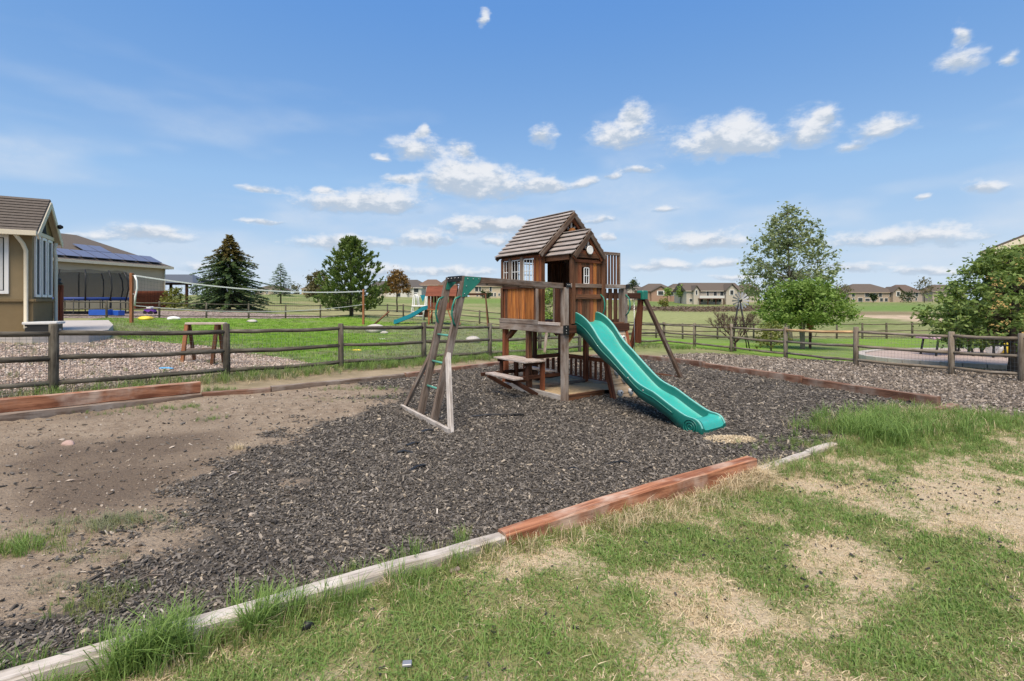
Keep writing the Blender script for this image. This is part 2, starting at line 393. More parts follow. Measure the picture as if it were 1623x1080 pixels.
build_clouds()
# ------------------------------------------------------------------ ground
def attr_mat(name, build_col, rough=.95, bstr=.5, bscale=60, bdist=.02):
    m, nt, b = new_mat(name)
    co = nd(nt, 'ShaderNodeTexCoord').outputs['Object']
    A_ = lambda n: nd(nt, 'ShaderNodeAttribute', attribute_name=n)
    c = build_col(nt, co, A_); setb(nt, b, c, rough, .15)
    n1 = noise(nt, co, bscale, 4, .65); n2 = noise(nt, co, bscale*.18, 3, .6)
    bump(nt, b, mth(nt, 'ADD', n1, n2), bstr, bdist)
    return m
# zones in plan
FL0, FL1 = (-1.94, 2.16), (6.5, 7.35)                     # front edging line
def fline(t): return (FL0[0]+(FL1[0]-FL0[0])*t, FL0[1]+(FL1[1]-FL0[1])*t)
BACKC = (3.1, 16.6)
BED = [fline(-.75), FL1, (3.9, 14.8), BACKC, (-.35, 12.9), (-2.23, 10.3), (-4.2, 8.65), (-5.05, 8.08), (-6.42, 6.25), (-10.2, 1.9)]
LFENCE = [(-7.27-.66*2.5*1, 7.9-.75*2.5), (-7.27, 7.9), (-5.75, 10.05), (-3.98, 11.6), (-2.37, 13.4), (-.69, 15.4), (.96, 17.3), (2.6, 19.2), (4.25, 21.1), (5.9, 22.95), (7.56, 24.8)]
RFENCE = [(7.56, 24.8), (8.2, 22.4), (8.68, 19.7), (9.5, 17.3), (9.76, 14.15), (10.93, 12.4), (11.35, 11.1), (12.1, 8.6)]
LAWN = [fline(-.75), FL1, (7.1, 6.75), (9, 5.6), (16, 3.2), (26, -2), (26, -8), (-14, -8), (-12, -4)]
RGRAV = [FL1, (3.9, 14.8), (4.6, 16.0), (5.7, 17.6), (7.3, 18.4), (8.8, 17.6), (10, 16.4), (12.6, 14.2), (17, 13.6), (24, 12), (28, 6), (26, -2), (16, 3.2), (9, 5.6), (7.1, 6.75)]
LGRAV = [(-9.6, 5.6), (-7.3, 8.1), (-5.8, 10.25), (-4.6, 11.3), (-4.7, 12.4), (-6.2, 13.6), (-7.9, 14.6), (-9.4, 15.2), (-11.2, 14.6), (-12.6, 12.2), (-14, 9), (-12, 5)]
YLAWN = [(-4.6, 11.3), (-2.4, 13.6), (-.7, 15.6), (2.6, 19.4), (7.5, 25), (5.5, 33), (-2.5, 37.5), (-11, 40), (-14.4, 39), (-24.2, 29.6), (-19.8, 22.5), (-17.5, 20), (-13.5, 16.8), (-11.2, 14.6), (-9.4, 15.2), (-7.9, 14.6), (-6.2, 13.6), (-4.7, 12.4)]
PGRAV = [(-24.2, 29.6), (-14.4, 39), (-10.5, 40), (-12, 46), (-18, 44), (-28, 40), (-36, 34), (-30, 26)]
RYARD = [(7.56, 25), (8.8, 18.6), (10, 16.6), (12.2, 15.5), (20, 20), (30, 26), (26.5, 33), (7.6, 33)]
def gauss(px, py, cx, cy, rx, ry): return np.exp(-((px-cx)/rx)**2-((py-cy)/ry)**2)
GREENS = [(620,900,130,45,.45),(760,960,170,90,.4),(480,1010,170,70,.5),(1010,990,120,70,.35),(980,870,110,25,.35),(1180,790,60,18,.55),(1290,815,60,20,.6),(1420,690,95,32,.9),
  (1560,680,90,22,.7),(1340,720,80,14,.5),(1345,830,75,18,.55),(1500,860,65,18,.7),(1530,905,70,14,.6),(1430,985,85,35,.55),(1590,950,70,30,.4),(1240,960,60,40,.4),(1460,1040,120,50,.35),(900,1050,180,50,.4),
  (1080,790,100,22,-.7),(1000,830,60,16,-.6),(1480,790,130,28,-1.0),(1570,830,90,50,-.7),(1260,880,90,30,-.45),(1480,940,60,26,-.4),(1350,1010,70,30,-.55),(1090,910,60,25,-.35),(1230,850,45,12,-.4),(700,930,40,14,-.3),(640,985,60,18,-.35),(1000,930,60,20,-.3),(1320,775,60,18,-.5),(880,820,60,14,-.5),(1560,730,70,16,-.5)]
def greenness(x, y):
    px, py = topx(x, y, 0)
    g = .42+1.9*(fbm(x*1.9, y*1.9, 3, 4)-.5)+1.0*(fbm(x*.9+4, y*.9, 9, 3)-.5)
    ok = (y > 1.0)
    for cx, cy, rx, ry, w in GREENS: g = g+np.where(ok, w*(.75 if w > 0 else .52)*gauss(px, py, cx, cy, rx, ry), 0)
    return np.clip(g, 0, 1)
def mulchness(x, y):
    edge = np.where(y > 8, -3.1-.18*(y-8), -2.3)
    m = sm(x+2.0*(fbm(x*1.1, y*1.1, 21, 5)-.5), edge-1.25, edge+.85)-.35*sm(fbm(x*1.6, y*1.6, 23, 4), .55, .75)*sm(x, 2.5, -1.5)
    px, py = topx(x, y, 0)
    for cx, cy, rx, ry, w in [(560,625,70,18,-.7),(440,640,90,20,-.8),(470,770,60,22,-.22),(540,735,40,12,-.3),(80,1010,90,16,.45),(210,925,60,20,.25)]: m = m+w*gauss(px, py, cx, cy, rx, ry)
    return np.clip(m, 0, 1)
def darkdirt(x, y):
    px, py = topx(x, y, 0)
    d = .2+1.1*(fbm(x*.9+3, y*.9, 41, 4)-.5)
    for cx, cy, rx, ry, w in [(250,705,150,22,.75),(80,730,120,40,.5),(180,775,190,40,.35),(60,800,100,30,.3),(100,860,140,22,-.4),(450,640,130,22,-.7),(120,690,140,14,-.55),(480,770,80,40,-.5),(300,830,80,20,-.3),(60,960,120,30,-.3)]: d = d+w*gauss(px, py, cx, cy, rx, ry)
    return np.clip(d, 0, 1)
def sheet(name, P, step, dz, mat, attrs=None, rough=0.0, wob=.12, hfun=None):
    P_ = np.array(P); x0, y0 = P_.min(0)-.2; x1, y1 = P_.max(0)+.2
    nx = int((x1-x0)/step)+2; ny = int((y1-y0)/step)+2
    X, Y = np.meshgrid(x0+np.arange(nx)*step, y0+np.arange(ny)*step)
    cxm = X[:-1, :-1]+step/2; cym = Y[:-1, :-1]+step/2
    if wob: ins = inpoly(cxm+wob*2*(fbm(cxm*1.7, cym*1.7, 51)-.5), cym+wob*2*(fbm(cxm*1.7, cym*1.7, 61)-.5), P)
    else: ins = inpoly(cxm, cym, P)
    idx = np.arange(nx*ny).reshape(ny, nx)
    Fa = np.stack([idx[:-1, :-1], idx[:-1, 1:], idx[1:, 1:], idx[1:, :-1]], -1)[ins]
    used = np.unique(Fa); re = np.full(nx*ny, -1); re[used] = np.arange(len(used))
    x = X.ravel()[used]; y = Y.ravel()[used]
    z = gza(x, y)+dz+(rough*2*(fbm(x*2.3, y*2.3, 77)-.5) if rough else 0)
    if hfun: z = z+hfun(x, y)
    o = mesh_np(name, np.stack([x, y, z], 1), re[Fa], mat, None, smooth=True, attrs={k: f(x, y) for k, f in (attrs or {}).items()})
    o['kind'] = 'structure'; return o
# base terrain: polar sheet out past the horizon
th = np.concatenate([np.linspace(-math.pi, -1.0, 90)[:-1], np.linspace(-1.0, 1.0, 430), np.linspace(1.0, math.pi, 90)[1:-1]])
rr = np.concatenate([[.25], np.geomspace(.6, 4000, 330)])
TH, RR = np.meshgrid(th, rr); X = (np.sin(TH)*RR).ravel(); Y = (np.cos(TH)*RR).ravel(); Z = gza(X, Y)
idx = np.arange(TH.size).reshape(TH.shape); i2 = np.roll(idx, -1, 1)
Fa = np.stack([idx[:-1], i2[:-1], i2[1:], idx[1:]], -1).reshape(-1, 4)[:, ::-1]
pxg, pyg = topx(X, np.where(Y > 1, Y, 1e4), Z); rad = np.hypot(X, Y)
def lay(c, w, col): return c*(1-w[:, None])+np.array(col)*w[:, None]
n_a = fbm(X*.22, Y*.22, 5, 5); n_b = fbm(X*.05+9, Y*.05, 15, 4)
g = np.tile(np.array([[.27, .22, .15]]), (len(X), 1))                    # bare tan dirt close by
g = lay(g, sm(rad, 15, 22), (.185, .215, .08))
g = lay(g, sm(n_a, .40, .56)*sm(rad, 15, 22)*.85, (.275, .26, .135))
g = lay(g, sm(n_b, .5, .6)*sm(rad, 30, 60)*.5, (.11, .17, .045))
fr = (Y > 20)
def gz_(cx, cy, rx, ry): return np.where(fr, np.clip(1.5*gauss(pxg, pyg, cx, cy, rx, ry), 0, 1), 0)
g = lay(g, gz_(1030, 503, 150, 10), (.25, .27, .115)); g = lay(g, gz_(1085, 489.5, 110, 3.2)*.8, (.16, .105, .075))
g = lay(g, gz_(1420, 489, 90, 5), (.14, .215, .055)); g = lay(g, gz_(760, 478, 120, 3.5), (.14, .21, .055))
g = lay(g, gz_(1400, 503, 80, 4)*sm(n_a, .35, .55), (.46, .36, .27)); g = lay(g, gz_(1470, 506, 40, 4), (.46, .36, .27))
g = lay(g, gz_(1390, 497, 110, 2.5), (.21, .17, .10)); g = lay(g, gz_(1040, 482, 60, 4)*.6, (.10, .17, .04))
def gcol(nt, co, A_):
    a = A_('tint').outputs['Color']; n = noise(nt, co, 1.2, 6, .7); n2 = noise(nt, co, 22, 4, .65)
    c = mixc(nt, sstep(nt, n, .3, .7), mixc(nt, 1.0, a, (.72, .74, .66), 'MULTIPLY'), mixc(nt, 1.0, a, (1.22, 1.2, 1.2), 'MULTIPLY'))
    return mixc(nt, mth(nt, 'MULTIPLY', sstep(nt, n2, .45, .7), .35), c, mixc(nt, 1.0, a, (.6, .55, .5), 'MULTIPLY'))
ground = mesh_np('ground', np.stack([X, Y, Z], 1), Fa, attr_mat('ground', gcol, .95, .5, 14, .05), smooth=True, attrs={'tint': g})
tag(ground, 'open ground of pale field grass and bare dirt reaching the horizon', kind='structure')

def bedcol(nt, co, A_):
    m_ = A_('mulch').outputs['Fac']; dk = A_('dark').outputs['Fac']
    n = noise(nt, co, 7, 5, .65); n2 = noise(nt, co, 42, 4, .7); n3 = noise(nt, co, 130, 2, .6)
    dirt = mixc(nt, sstep(nt, n, .3, .7), (.225, .172, .122), (.335, .27, .20))
    dirt = mixc(nt, sstep(nt, mth(nt, 'ADD', dk, mth(nt, 'MULTIPLY', mth(nt, 'SUBTRACT', n, .5), .9)), .15, .75), dirt, (.15, .115, .085))
    dirt = mixc(nt, mth(nt, 'MULTIPLY', sstep(nt, n2, .52, .68), .55), dirt, (.07, .055, .045))
    dirt = mixc(nt, mth(nt, 'MULTIPLY', sstep(nt, n3, .62, .72), .5), dirt, (.5, .43, .35))
    mul = mixc(nt, sstep(nt, n2, .3, .7), (.046, .040, .034), (.135, .119, .10))
    mul = mixc(nt, mth(nt, 'MULTIPLY', sstep(nt, n3, .66, .74), .8), mul, (.30, .25, .21))
    f = sstep(nt, mth(nt, 'ADD', m_, mth(nt, 'MULTIPLY', mth(nt, 'SUBTRACT', n2, .5), 1.1)), .35, .6)
    return mixc(nt, f, dirt, mul)
bed = sheet('mulch_bed', BED, .11, .035, attr_mat('mulch_bed', bedcol, .95, .9, 48, .03), {'mulch': mulchness, 'dark': darkdirt}, .022, 0)
def lawncol(nt, co, A_):
    g_ = A_('green').outputs['Fac']; n = noise(nt, co, 16, 5, .7); n2 = noise(nt, co, 70, 4, .7)
    straw = mixc(nt, sstep(nt, n2, .3, .7), (.36, .28, .18), (.58, .485, .345))
    straw = mixc(nt, mth(nt, 'MULTIPLY', sstep(nt, n, .55, .7), .5), straw, (.46, .33, .22))
    gr = mixc(nt, n2, (.10, .115, .035), (.26, .25, .10))
    f = sstep(nt, mth(nt, 'ADD', g_, mth(nt, 'MULTIPLY', mth(nt, 'SUBTRACT', n, .5), .7)), .35, .75)
    return mixc(nt, mth(nt, 'MULTIPLY', f, .85), straw, gr)
lawn = sheet('lawn', LAWN, .12, .02, attr_mat('lawn', lawncol, .95, .8, 80, .02), {'green': greenness}, .02, 0)
def gravcol(cols, sc):
    def f(nt, co, A_):
        v = nd(nt, 'ShaderNodeTexVoronoi', {'Vector': co, 'Scale': sc}); n = noise(nt, co, 1.5, 5, .6)
        s = nd(nt, 'ShaderNodeSeparateColor', {0: v.outputs['Color']}).outputs[0]
        c = ramp(nt, s, cols); c = mixc(nt, sstep(nt, v.outputs['Distance'], .35, .75), c, tuple(x*.25 for x in cols[0][1]))
        return mixc(nt, mth(nt, 'MULTIPLY', sstep(nt, n, .5, .68), .5), c, cols[0][1])
    return f
rg = sheet('gravel_path', RGRAV, .2, .012, attr_mat('gravel_path', gravcol([(0, (.12, .098, .078)), (.35, (.20, .168, .135)), (.75, (.27, .23, .185)), (1, (.38, .33, .28))], 45), .95, .9, 40, .03), None, .015, .1)
lg = sheet('pink_gravel', LGRAV, .2, .014, attr_mat('pink_gravel', gravcol([(0, (.27, .20, .16)), (.4, (.41, .33, .275)), (.8, (.51, .435, .37)), (1, (.6, .54, .48))], 42), .95, 1.0, 24, .04), None, .02, .25)
pg = sheet('gravel_yard', PGRAV, .5, .016, attr_mat('gravel_yard', gravcol([(0, (.26, .19, .16)), (.5, (.38, .31, .27)), (1, (.5, .44, .4))], 9), .95, .8, 9, .05), None, 0, .3)
def ybright(x, y):
    px, py = topx(x, y, .1)
    b = .26+1.5*(fbm(x*.45, y*.45, 31, 5)-.5)
    for cx, cy, rx, ry, w in [(330,515,220,16,.8),(430,545,120,18,.6),(560,535,120,14,.35),(700,535,110,16,-.45),(640,560,120,14,-.1),(820,540,60,12,.2),(560,580,120,12,.3)]: b = b+w*gauss(px, py, cx, cy, rx, ry)
    return np.clip(b, 0, 1)
def ycol(nt, co, A_):
    b_ = A_('bright').outputs['Fac']; n = noise(nt, co, 5, 5, .7); n2 = noise(nt, co, 40, 4, .7)
    c = mixc(nt, sstep(nt, mth(nt, 'ADD', b_, mth(nt, 'MULTIPLY', mth(nt, 'SUBTRACT', n, .5), .7)), .2, .7), (.19, .225, .105), (.155, .275, .03))
    c = mixc(nt, mth(nt, 'MULTIPLY', sstep(nt, noise(nt, co, 1.1, 5, .65), .50, .66), .55), c, (.27, .25, .13)); return mixc(nt, mth(nt, 'MULTIPLY', sstep(nt, n2, .4, .7), .5), c, mixc(nt, 1.0, c, (.5, .55, .5), 'MULTIPLY'))
MY = attr_mat('yard_grass', ycol, .95, .7, 30, .04)
yl = sheet('neighbour_lawn', YLAWN, .3, .018, MY, {'bright': ybright}, 0, .25)
ry = sheet('back_lawn', RYARD, .4, .008, MY, {'bright': lambda x, y: np.clip(.55+.8*(fbm(x*.3, y*.3, 37)-.5), 0, 1)}, 0, .3)

# ------------------------------------------------------------------ timber edging: every timber is a thing of its own
GT = 'timbers edging the mulch bed'
def timber(p0, p1, w, h, z0, z1, mat, label):
    a = Vector((p0[0], p0[1], z0)); b = Vector((p1[0], p1[1], z1)); o = (a+b)/2
    m = MB(); ax = (b-a).normalized(); sd_ = ax.cross(Vector((0, 0, 1))).normalized(); up = sd_.cross(ax); L_ = (b-a).length; n = max(3, int(L_/.22)); c = .013; off = RN.uniform(0, 40)
    prof = [(-w/2+c, -h/2), (w/2-c, -h/2), (w/2, -h/2+c), (w/2, h/2-c), (w/2-c, h/2), (-w/2+c, h/2), (-w/2, h/2-c), (-w/2, -h/2+c)]
    bow = RN.uniform(-.012, .012); sag = RN.uniform(-.008, .008)
    for i in range(n+1):
        t = i/n; q = math.sin(math.pi*t); o_ = a.lerp(b, t)+sd_*bow*q+up*sag*q+ax*(RN.uniform(-.01, .01) if i in (0, n) else 0)
        for x_, y_ in prof: m.v.append(o_+sd_*(x_+RN.uniform(-.004, .004))+up*(y_+RN.uniform(-.004, .004)))
    for i in range(n):
        for k in range(8):
            j = (k+1) % 8; u0, u1 = off+L_*i/n, off+L_*(i+1)/n; v0, v1 = off+k*.07, off+(k+1)*.07
            m.face([i*8+k, i*8+j, (i+1)*8+j, (i+1)*8+k], [(u0, v0), (u0, v1), (u1, v1), (u1, v0)])
    m.face(list(range(8))[::-1], [(off+p[1], off+p[0]) for p in prof][::-1]); m.face([n*8+k for k in range(8)], [(off+p[1], off+p[0]) for p in prof])
    return build('landscape_timber', m, mat, None, org=o, label=label, cat='timber', group=GT)
def lt(p, q, t): return (p[0]+(q[0]-p[0])*t, p[1]+(q[1]-p[1])*t)
def zt(p, h): return gz(*p)+h
t0, t1, t2, t3 = fline(-.55), fline(.222), fline(.502), fline(.655)
tm = fline(-.12)
def ftim(a, b, w, h, top, mat, lab): timber(a, b, w, h, zt(a, top-h/2), zt(b, top-h/2), mat, lab)
ftim(t0, lt(t0, t1, .47), .10, .15, .075, M['timbergrey'], 'pale grey timber along the lawn, cut off by the bottom edge of the photo')
ftim(lt(t0, t1, .472), t1, .10, .15, .095, M['timbergrey'], 'pale grey timber along the lawn, ending where the red timber begins')
timber(lt(t1, t2, .004), t2, .115, .22, zt(t1, .0), zt(t2, .085), M['timber'], 'newer red timber along the lawn, standing higher than its pale neighbours')
ftim(fline(.507), fline(.60), .085, .12, .07, M['timbergrey'], 'low pale board sunk in the mulch edge just past the red timber')
ftim(fline(.602), t3, .085, .12, .075, M['timbergrey'], 'short grey board by the tall grass tuft, last of the low lawn edging')
ftim(fline(.94), fline(1.006), .10, .22, .12, M['timbertop'], 'red timber end block at the right corner beside the grass tuft')
R0, R1 = (6.46, 7.55), (3.9, 14.8)
for k, (a, b, lab, mt) in enumerate([(0, .30, 'red brown edging timber at the right corner, nearest of the gravel side', 'timbertop'), (.302, .66, 'long red brown edging timber between mulch and gravel, middle of its row', 'timbertop'),
                                (.662, 1.0, 'dark red edging timber beneath the swing frame', 'timbertop')]):
    p, q = lt(R0, R1, a), lt(R0, R1, b); timber(p, q, .10, .26, zt(p, .06), zt(q, .03), M[mt], lab)
p, q = lt(R1, BACKC, .01), BACKC; timber(p, q, .10, .24, zt(p, .03), zt(q, .02), M['timbertop'], 'weathered edging timber behind the slide at the far corner of the bed')
BL = [(3.1, 16.6), (-.35, 12.9), (-2.23, 10.3), (-4.2, 8.65), (-5.05, 8.08), (-6.42, 6.25), (-9.6, 2.6)]
for (a, b, top, w, mt, lab) in [(BL[0], BL[1], .10, .10, 'timbertop', 'weathered edging timber passing behind the playhouse posts'), (BL[1], BL[2], .13, .10, 'timbertop', 'brown edging timber behind the picnic table'),
        (BL[2], BL[3], .12, .10, 'post', 'grey brown edging timber along the left fence, beside the sandy dirt'), (BL[3], BL[4], .10, .10, 'timbertop', 'low brown edging timber with a grass tuft against it'),
        (BL[4], BL[6], .09, .16, 'post', 'old grey timber lying underneath the long red timber')]:
    a2, b2 = lt(a, b, .003), lt(a, b, .997); timber(a2, b2, w, .22, zt(a2, top-.11), zt(b2, top-.11), M[mt], lab)
u_ = Vector((BL[4][0]-BL[6][0], BL[4][1]-BL[6][1])).normalized()
a, b = (BL[4][0]-u_.y*.03, BL[4][1]+u_.x*.03), (BL[6][0]-u_.y*.03, BL[6][1]+u_.x*.03)
timber(a, b, .09, .185, zt(a, .185), zt(b, .185), M['timber'], 'long orange red timber on top of the old grey one at left')
# ------------------------------------------------------------------ the play set
P0 = Vector((.838, 7.93, 0)); A = Vector((-.5814, .8136, 0)); B = Vector((.809, .587, 0))
def L(a, b, h): return P0+A*a+B*b+Vector((0, 0, h))
PS = thing('play_set', P0, 'weathered wooden play set with a gabled playhouse, green wavy slide and climbing ladder', 'play set')
UP = (0, 0, 1)
def pb(name, mat, p0, p1, w, h, up=UP, parent=None, **k): return bar(name, M[mat], parent or PS, L(*p0), L(*p1), w, h, up, **k)
# posts
for (a, b, h0, h1, mt, s) in [(0, 0, -.15, 1.845, 'post', .095), (1.69, .03, -.25, 2.42, 'red', .09), (.96, .02, -.2, 1.112, 'brown', .085), (1.69, 1.41, -.25, 2.42, 'brown', .09),
                        (.97, 1.41, -.2, 1.112, 'red', .085), (0, 1.40, 1.0, 1.845, 'post', .085), (.62, .03, 1.26, 2.42, 'brown', .085), (.62, 1.41, 1.26, 2.42, 'brown', .085), (1.68, .72, -.2, 1.112, 'brown', .07)]:
    pb('post', mt, (a, b, h0), (a, b, h1), s, s, A)
# deck frame and floor boards
pb('deck_beam', 'post', (-.055, -.055, 1.170), (1.745, -.055, 1.170), .035, .112)
pb('deck_trim', 'post', (.60, -.062, 1.270), (1.748, -.062, 1.270), .03, .082)
pb('deck_trim', 'tabletop', (.045, -.06, 1.262), (.595, -.06, 1.262), .03, .05)
pb('deck_beam', 'dkbrown', (-.06, -.07, 1.18), (-.06, 1.45, 1.18), .04, .13)
pb('deck_beam', 'brown', (1.75, -.05, 1.18), (1.75, 1.45, 1.18), .04, .13)
pb('deck_beam', 'brown', (-.035, 1.46, 1.18), (1.735, 1.46, 1.18), .04, .13)
for k in range(13): pb('floor_board', 'brown', (-.03+k*.137+.065, -.035, 1.25), (-.03+k*.137+.065, 1.435, 1.25), .128, .022, ch=.003)
for (p, q, mt) in [((.012, .0, .93), (.012, .20, 1.12), 'orange'), ((1.62, .03, .95), (1.45, .03, 1.11), 'brown'), ((1.68, 1.30, .95), (1.68, 1.12, 1.11), 'brown'), ((1.68, .11, .95), (1.68, .28, 1.11), 'brown')]:
    pb('brace', mt, p, q, .05, .07)
for h0, h1 in ((1.10, 1.25),):
    o = pb('corner_bracket', 'black', (-.084, -.055, h0), (-.084, -.055, h1), .10, .012, A)
    pb('corner_bracket', 'black', (-.084, .008, h0), (-.084, .008, h1), .02, .012, A)
def bolt(p, n, r=.009, parent=None):
    m = MB(); m.lathe(p, [(r, -.004), (r, .004), (r*.6, .009)], 8, n); return build('bolt', m, M['bolt'], parent or PS)
for hh in (1.13, 1.17, 1.22): bolt(L(-.092, -.045, hh), -A)
# lower left wall: vertical stained boards
nb = 11
for k in range(nb):
    a0 = .675+k*(1.63-.675)/nb; w = (1.63-.675)/nb
    pb('wall_board', 'orange' if 1 <= k <= nb-2 else 'brown', (a0+w/2, -.02+.006*(k % 2), 1.31), (a0+w/2, -.02+.006*(k % 2), 1.86), w-.006, .022, B)
for a_, mt in ((.645, 'post'), (1.70, 'brown')): pb('wall_trim', mt, (a_, -.045, 1.312), (a_, -.045, 1.88), .06, .03, B)
pb('wall_trim', 'dkbrown', (.68, -.045, 1.872), (1.67, -.045, 1.872), .03, .045)
# upper left wall with three windows
def window(a0, a1, h0, h1, b, parent=PS, nx=3, ny=2, along='A', at_=0, fr='white'):
    P = (lambda t, h: L(t, b, h)) if along == 'A' else (lambda t, h: L(at_, t, h))
    upv = B if along == 'A' else A
    w = MB(); t = .016
    for q0, q1 in (((a0, h0), (a0, h1)), ((a1, h0), (a1, h1))): w.beam(P(*q0), P(*q1), t, t, upv, .002)
    for h in (h0, h1): w.beam(P(a0+t/2, h), P(a1-t/2, h), t, t, UP, .002)
    f = build('window_frame', w, M[fr], parent)
    for i in range(1, nx):
        bar('muntin', M[fr], f, P(a0+(a1-a0)*i/nx, h0+t/2), P(a0+(a1-a0)*i/nx, h1-t/2), .012, .012, upv, .002)
    for j in range(1, ny):
        bar('muntin', M[fr], f, P(a0+t/2, h0+(h1-h0)*j/ny), P(a1-t/2, h0+(h1-h0)*j/ny), .011, .013, UP, .002)
    return f
for a_, w, mt in ((.60, .055, 'red'), (.665, .06, 'orange'), (.74, .06, 'red')): pb('wall_board', mt, (a_, -.02, 1.90), (a_, -.02, 2.40), w, .022, B)
for a_, w, mt in ((1.085, .075, 'post'), (1.44, .075, 'post'), (1.685, .05, 'brown')): pb('window_post', mt, (a_, -.045, 1.90), (a_, -.045, 2.40), w, .04, B)
pb('wall_trim', 'red', (.60, -.025, 2.395), (1.72, -.025, 2.395), .03, .055)
pb('wall_trim', 'brown', (.775, -.03, 1.915), (1.66, -.03, 1.915), .035, .04)
for a0, a1 in ((.785, 1.035), (1.135, 1.39), (1.49, 1.65)): window(a0, a1, 1.945, 2.355, -.035, nx=3 if a1-a0 > .2 else 2)
# back wall with openings, right wall with window
for k in range(15):
    b0 = .07+k*.09
    if .94 < b0+.045 < 1.27:
        pb('wall_board', 'brown', (1.70, b0+.045, 1.90), (1.70, b0+.045, 1.97), .084, .02, A)
        if not (.94 < b0+.045 < 1.04): pb('wall_board', 'brown', (1.70, b0+.045, 1.972), (1.70, b0+.045, 2.40), .084, .02, A)
    elif .30 < b0+.045 < .75:
        pb('wall_board', 'brown', (1.70, b0+.045, 1.28), (1.70, b0+.045, 1.88), .084, .02, A)
    else: pb('wall_board', 'brown', (1.70, b0+.045, 1.28), (1.70, b0+.045, 2.40), .084, .02, A)
pb('wall_trim', 'brown', (1.69, .08, 2.40), (1.69, 1.36, 2.40), .03, .06)
window(.33, .73, 1.92, 2.34, 0, nx=3, along='B', at_=1.70)
for k in range(12):
    a0 = .67+k*.085
    if False: pb('wall_board', 'brown', (a0+.04, 1.43, 1.28), (a0+.04, 1.43, 1.86), .079, .02, B)
    else: pb('wall_board', 'brown', (a0+.04, 1.43, 1.28), (a0+.04, 1.43, 2.455), .079, .02, B)
# porch: left side wall, front wall with little window
for k in range(5): pb('porch_board', 'dkbrown', (.055+k*.082, .165, 1.27), (.055+k*.082, .165, 1.86), .078, .02, B)
pb('porch_post', 'post', (.45, .165, 1.27), (.45, .165, 1.86), .035, .035, A)
pb('porch_post', 'brown', (-.02, .15, 1.265), (-.02, .15, 2.34), .07, .07, A); pb('porch_post', 'brown', (-.02, .835, 1.265), (-.02, .835, 2.34), .08, .07, A)
WB0, WB1, WH0, WH1 = .405, .512, 1.915, 2.175
for k in range(7):
    b0 = .192+k*.0865; mt = ['brown', 'red', 'brown', 'brown', 'red', 'orange', 'brown'][k]
    if b0+.083 > WB0 and b0 < WB1:
        pb('porch_board', mt, (-.005, b0+.043, 1.27), (-.005, b0+.043, WH0-.01), .083, .022, A); pb('porch_board', mt, (-.005, b0+.043, WH1+.01), (-.005, b0+.043, 2.26), .083, .022, A)
    else: pb('porch_board', mt, (-.005+.004*(k % 2), b0+.043, 1.27), (-.005+.004*(k % 2), b0+.043, 2.26), .083, .022, A)
window(WB0, WB1, WH0, WH1, 0, nx=2, ny=2, along='B', at_=-.022)
pb('porch_header', 'brown', (.0, .10, 2.345), (.62, .10, 2.345), .04, .10)
pb('porch_trim', 'red', (-.03, .19, 2.285), (-.03, .79, 2.285), .03, .055)
pb('porch_trim', 'brown', (-.035, .20, 1.70), (-.035, .79, 1.70), .03, .08)
pb('porch_trim', 'brown', (-.055, .10, 2.37), (-.055, .84, 2.37), .04, .075)
# hand rail along the front and railing slats
pb('hand_rail', 'post', (-.01, .10, 1.882), (-.01, 1.46, 1.882), .075, .065)
for a_, b_ in ((-.055, .03), (-.055, 1.43)): pb('rail_bracket', 'black', (a_, b_-.05, 1.882), (a_, b_+.05, 1.882), .014, .07)
for b_ in (.01, .05): bolt(L(-.066, b_, 1.885), -A)
for b_ in (.935, 1.075, 1.21, 1.335): pb('railing_slat', 'post' if b_ > 1.3 else 'brown', (.03, b_, 1.25), (.03, b_, 1.845), .085, .022, A)
pb('railing_bottom', 'dkbrown', (.045, .88, 1.29), (.045, 1.36, 1.29), .03, .05)
for k in range(6): pb('screen_slat', 'brown', (.02, .895+k*.072, 1.918), (.02, .895+k*.072, 2.42), .036, .025, A)
pb('screen_beam', 'post', (.02, .86, 2.445), (.02, 1.30, 2.445), .05, .05); pb('screen_post', 'post', (.02, 1.29, 1.918), (.02, 1.29, 2.42), .03, .04, A)
# roofs of lapped boards
def roof(name, a0, a1, bc, half, he, hr, n, over, label=None):
    r = part('roof', M['dkbrown'], PS, lambda m: m.beam(L(a0+.03, bc, hr-.035), L(a1-.03, bc, hr-.035), .035, .06), label=label)
    for s in (-1, 1):
        e = Vector((0, 0, he))+P0+B*(bc+s*half); t = Vector((0, 0, hr))+P0+B*bc
        d = t-e; nrm = d.cross(A).normalized(); nrm = nrm if nrm.z > 0 else -nrm
        for k in range(n):
            c0 = e+d*(k/n)+nrm*.034; c1 = e+d*((k+1)/n+.012)+nrm*-.002
            mid = (c0+c1)/2
            up = (c1-c0).normalized()
            m = MB(); m.beam(mid+A*a0+nrm*.004, mid+A*a1+nrm*.004, .018, (c1-c0).length, up, .003)
            build('shingle_board', m, M['shingle'], r)
        # gable fascia boards and inner rafters
        for aa, mt, off, hh in ((a0-.018, 'beam', -.036, .075), (a1+.018, 'beam', -.036, .075), (a0+.03, 'red', -.075, .07)):
            m = MB(); m.beam(e+A*aa+nrm*off, t+A*aa+nrm*off-Vector((0, 0, .0)), .03, hh, nrm); build('rafter', m, M[mt], r)
    for s in (-1, 1): part('roof_decking', M['dkbrown'], r, lambda m: m.prism([L(a0+.06, bc+s*(half-.06), he+.0), L(a0+.06, bc+s*.02, hr-.055), L(a1-.04, bc+s*.02, hr-.055), L(a1-.04, bc+s*(half-.06), he+.0)], (0, 0, -.012)))
    cap = part('ridge_cap', M['shingle'], r, lambda m: m.beam(L(a0, bc, hr+.022), L(a1, bc, hr+.022), .09, .014))
    return r
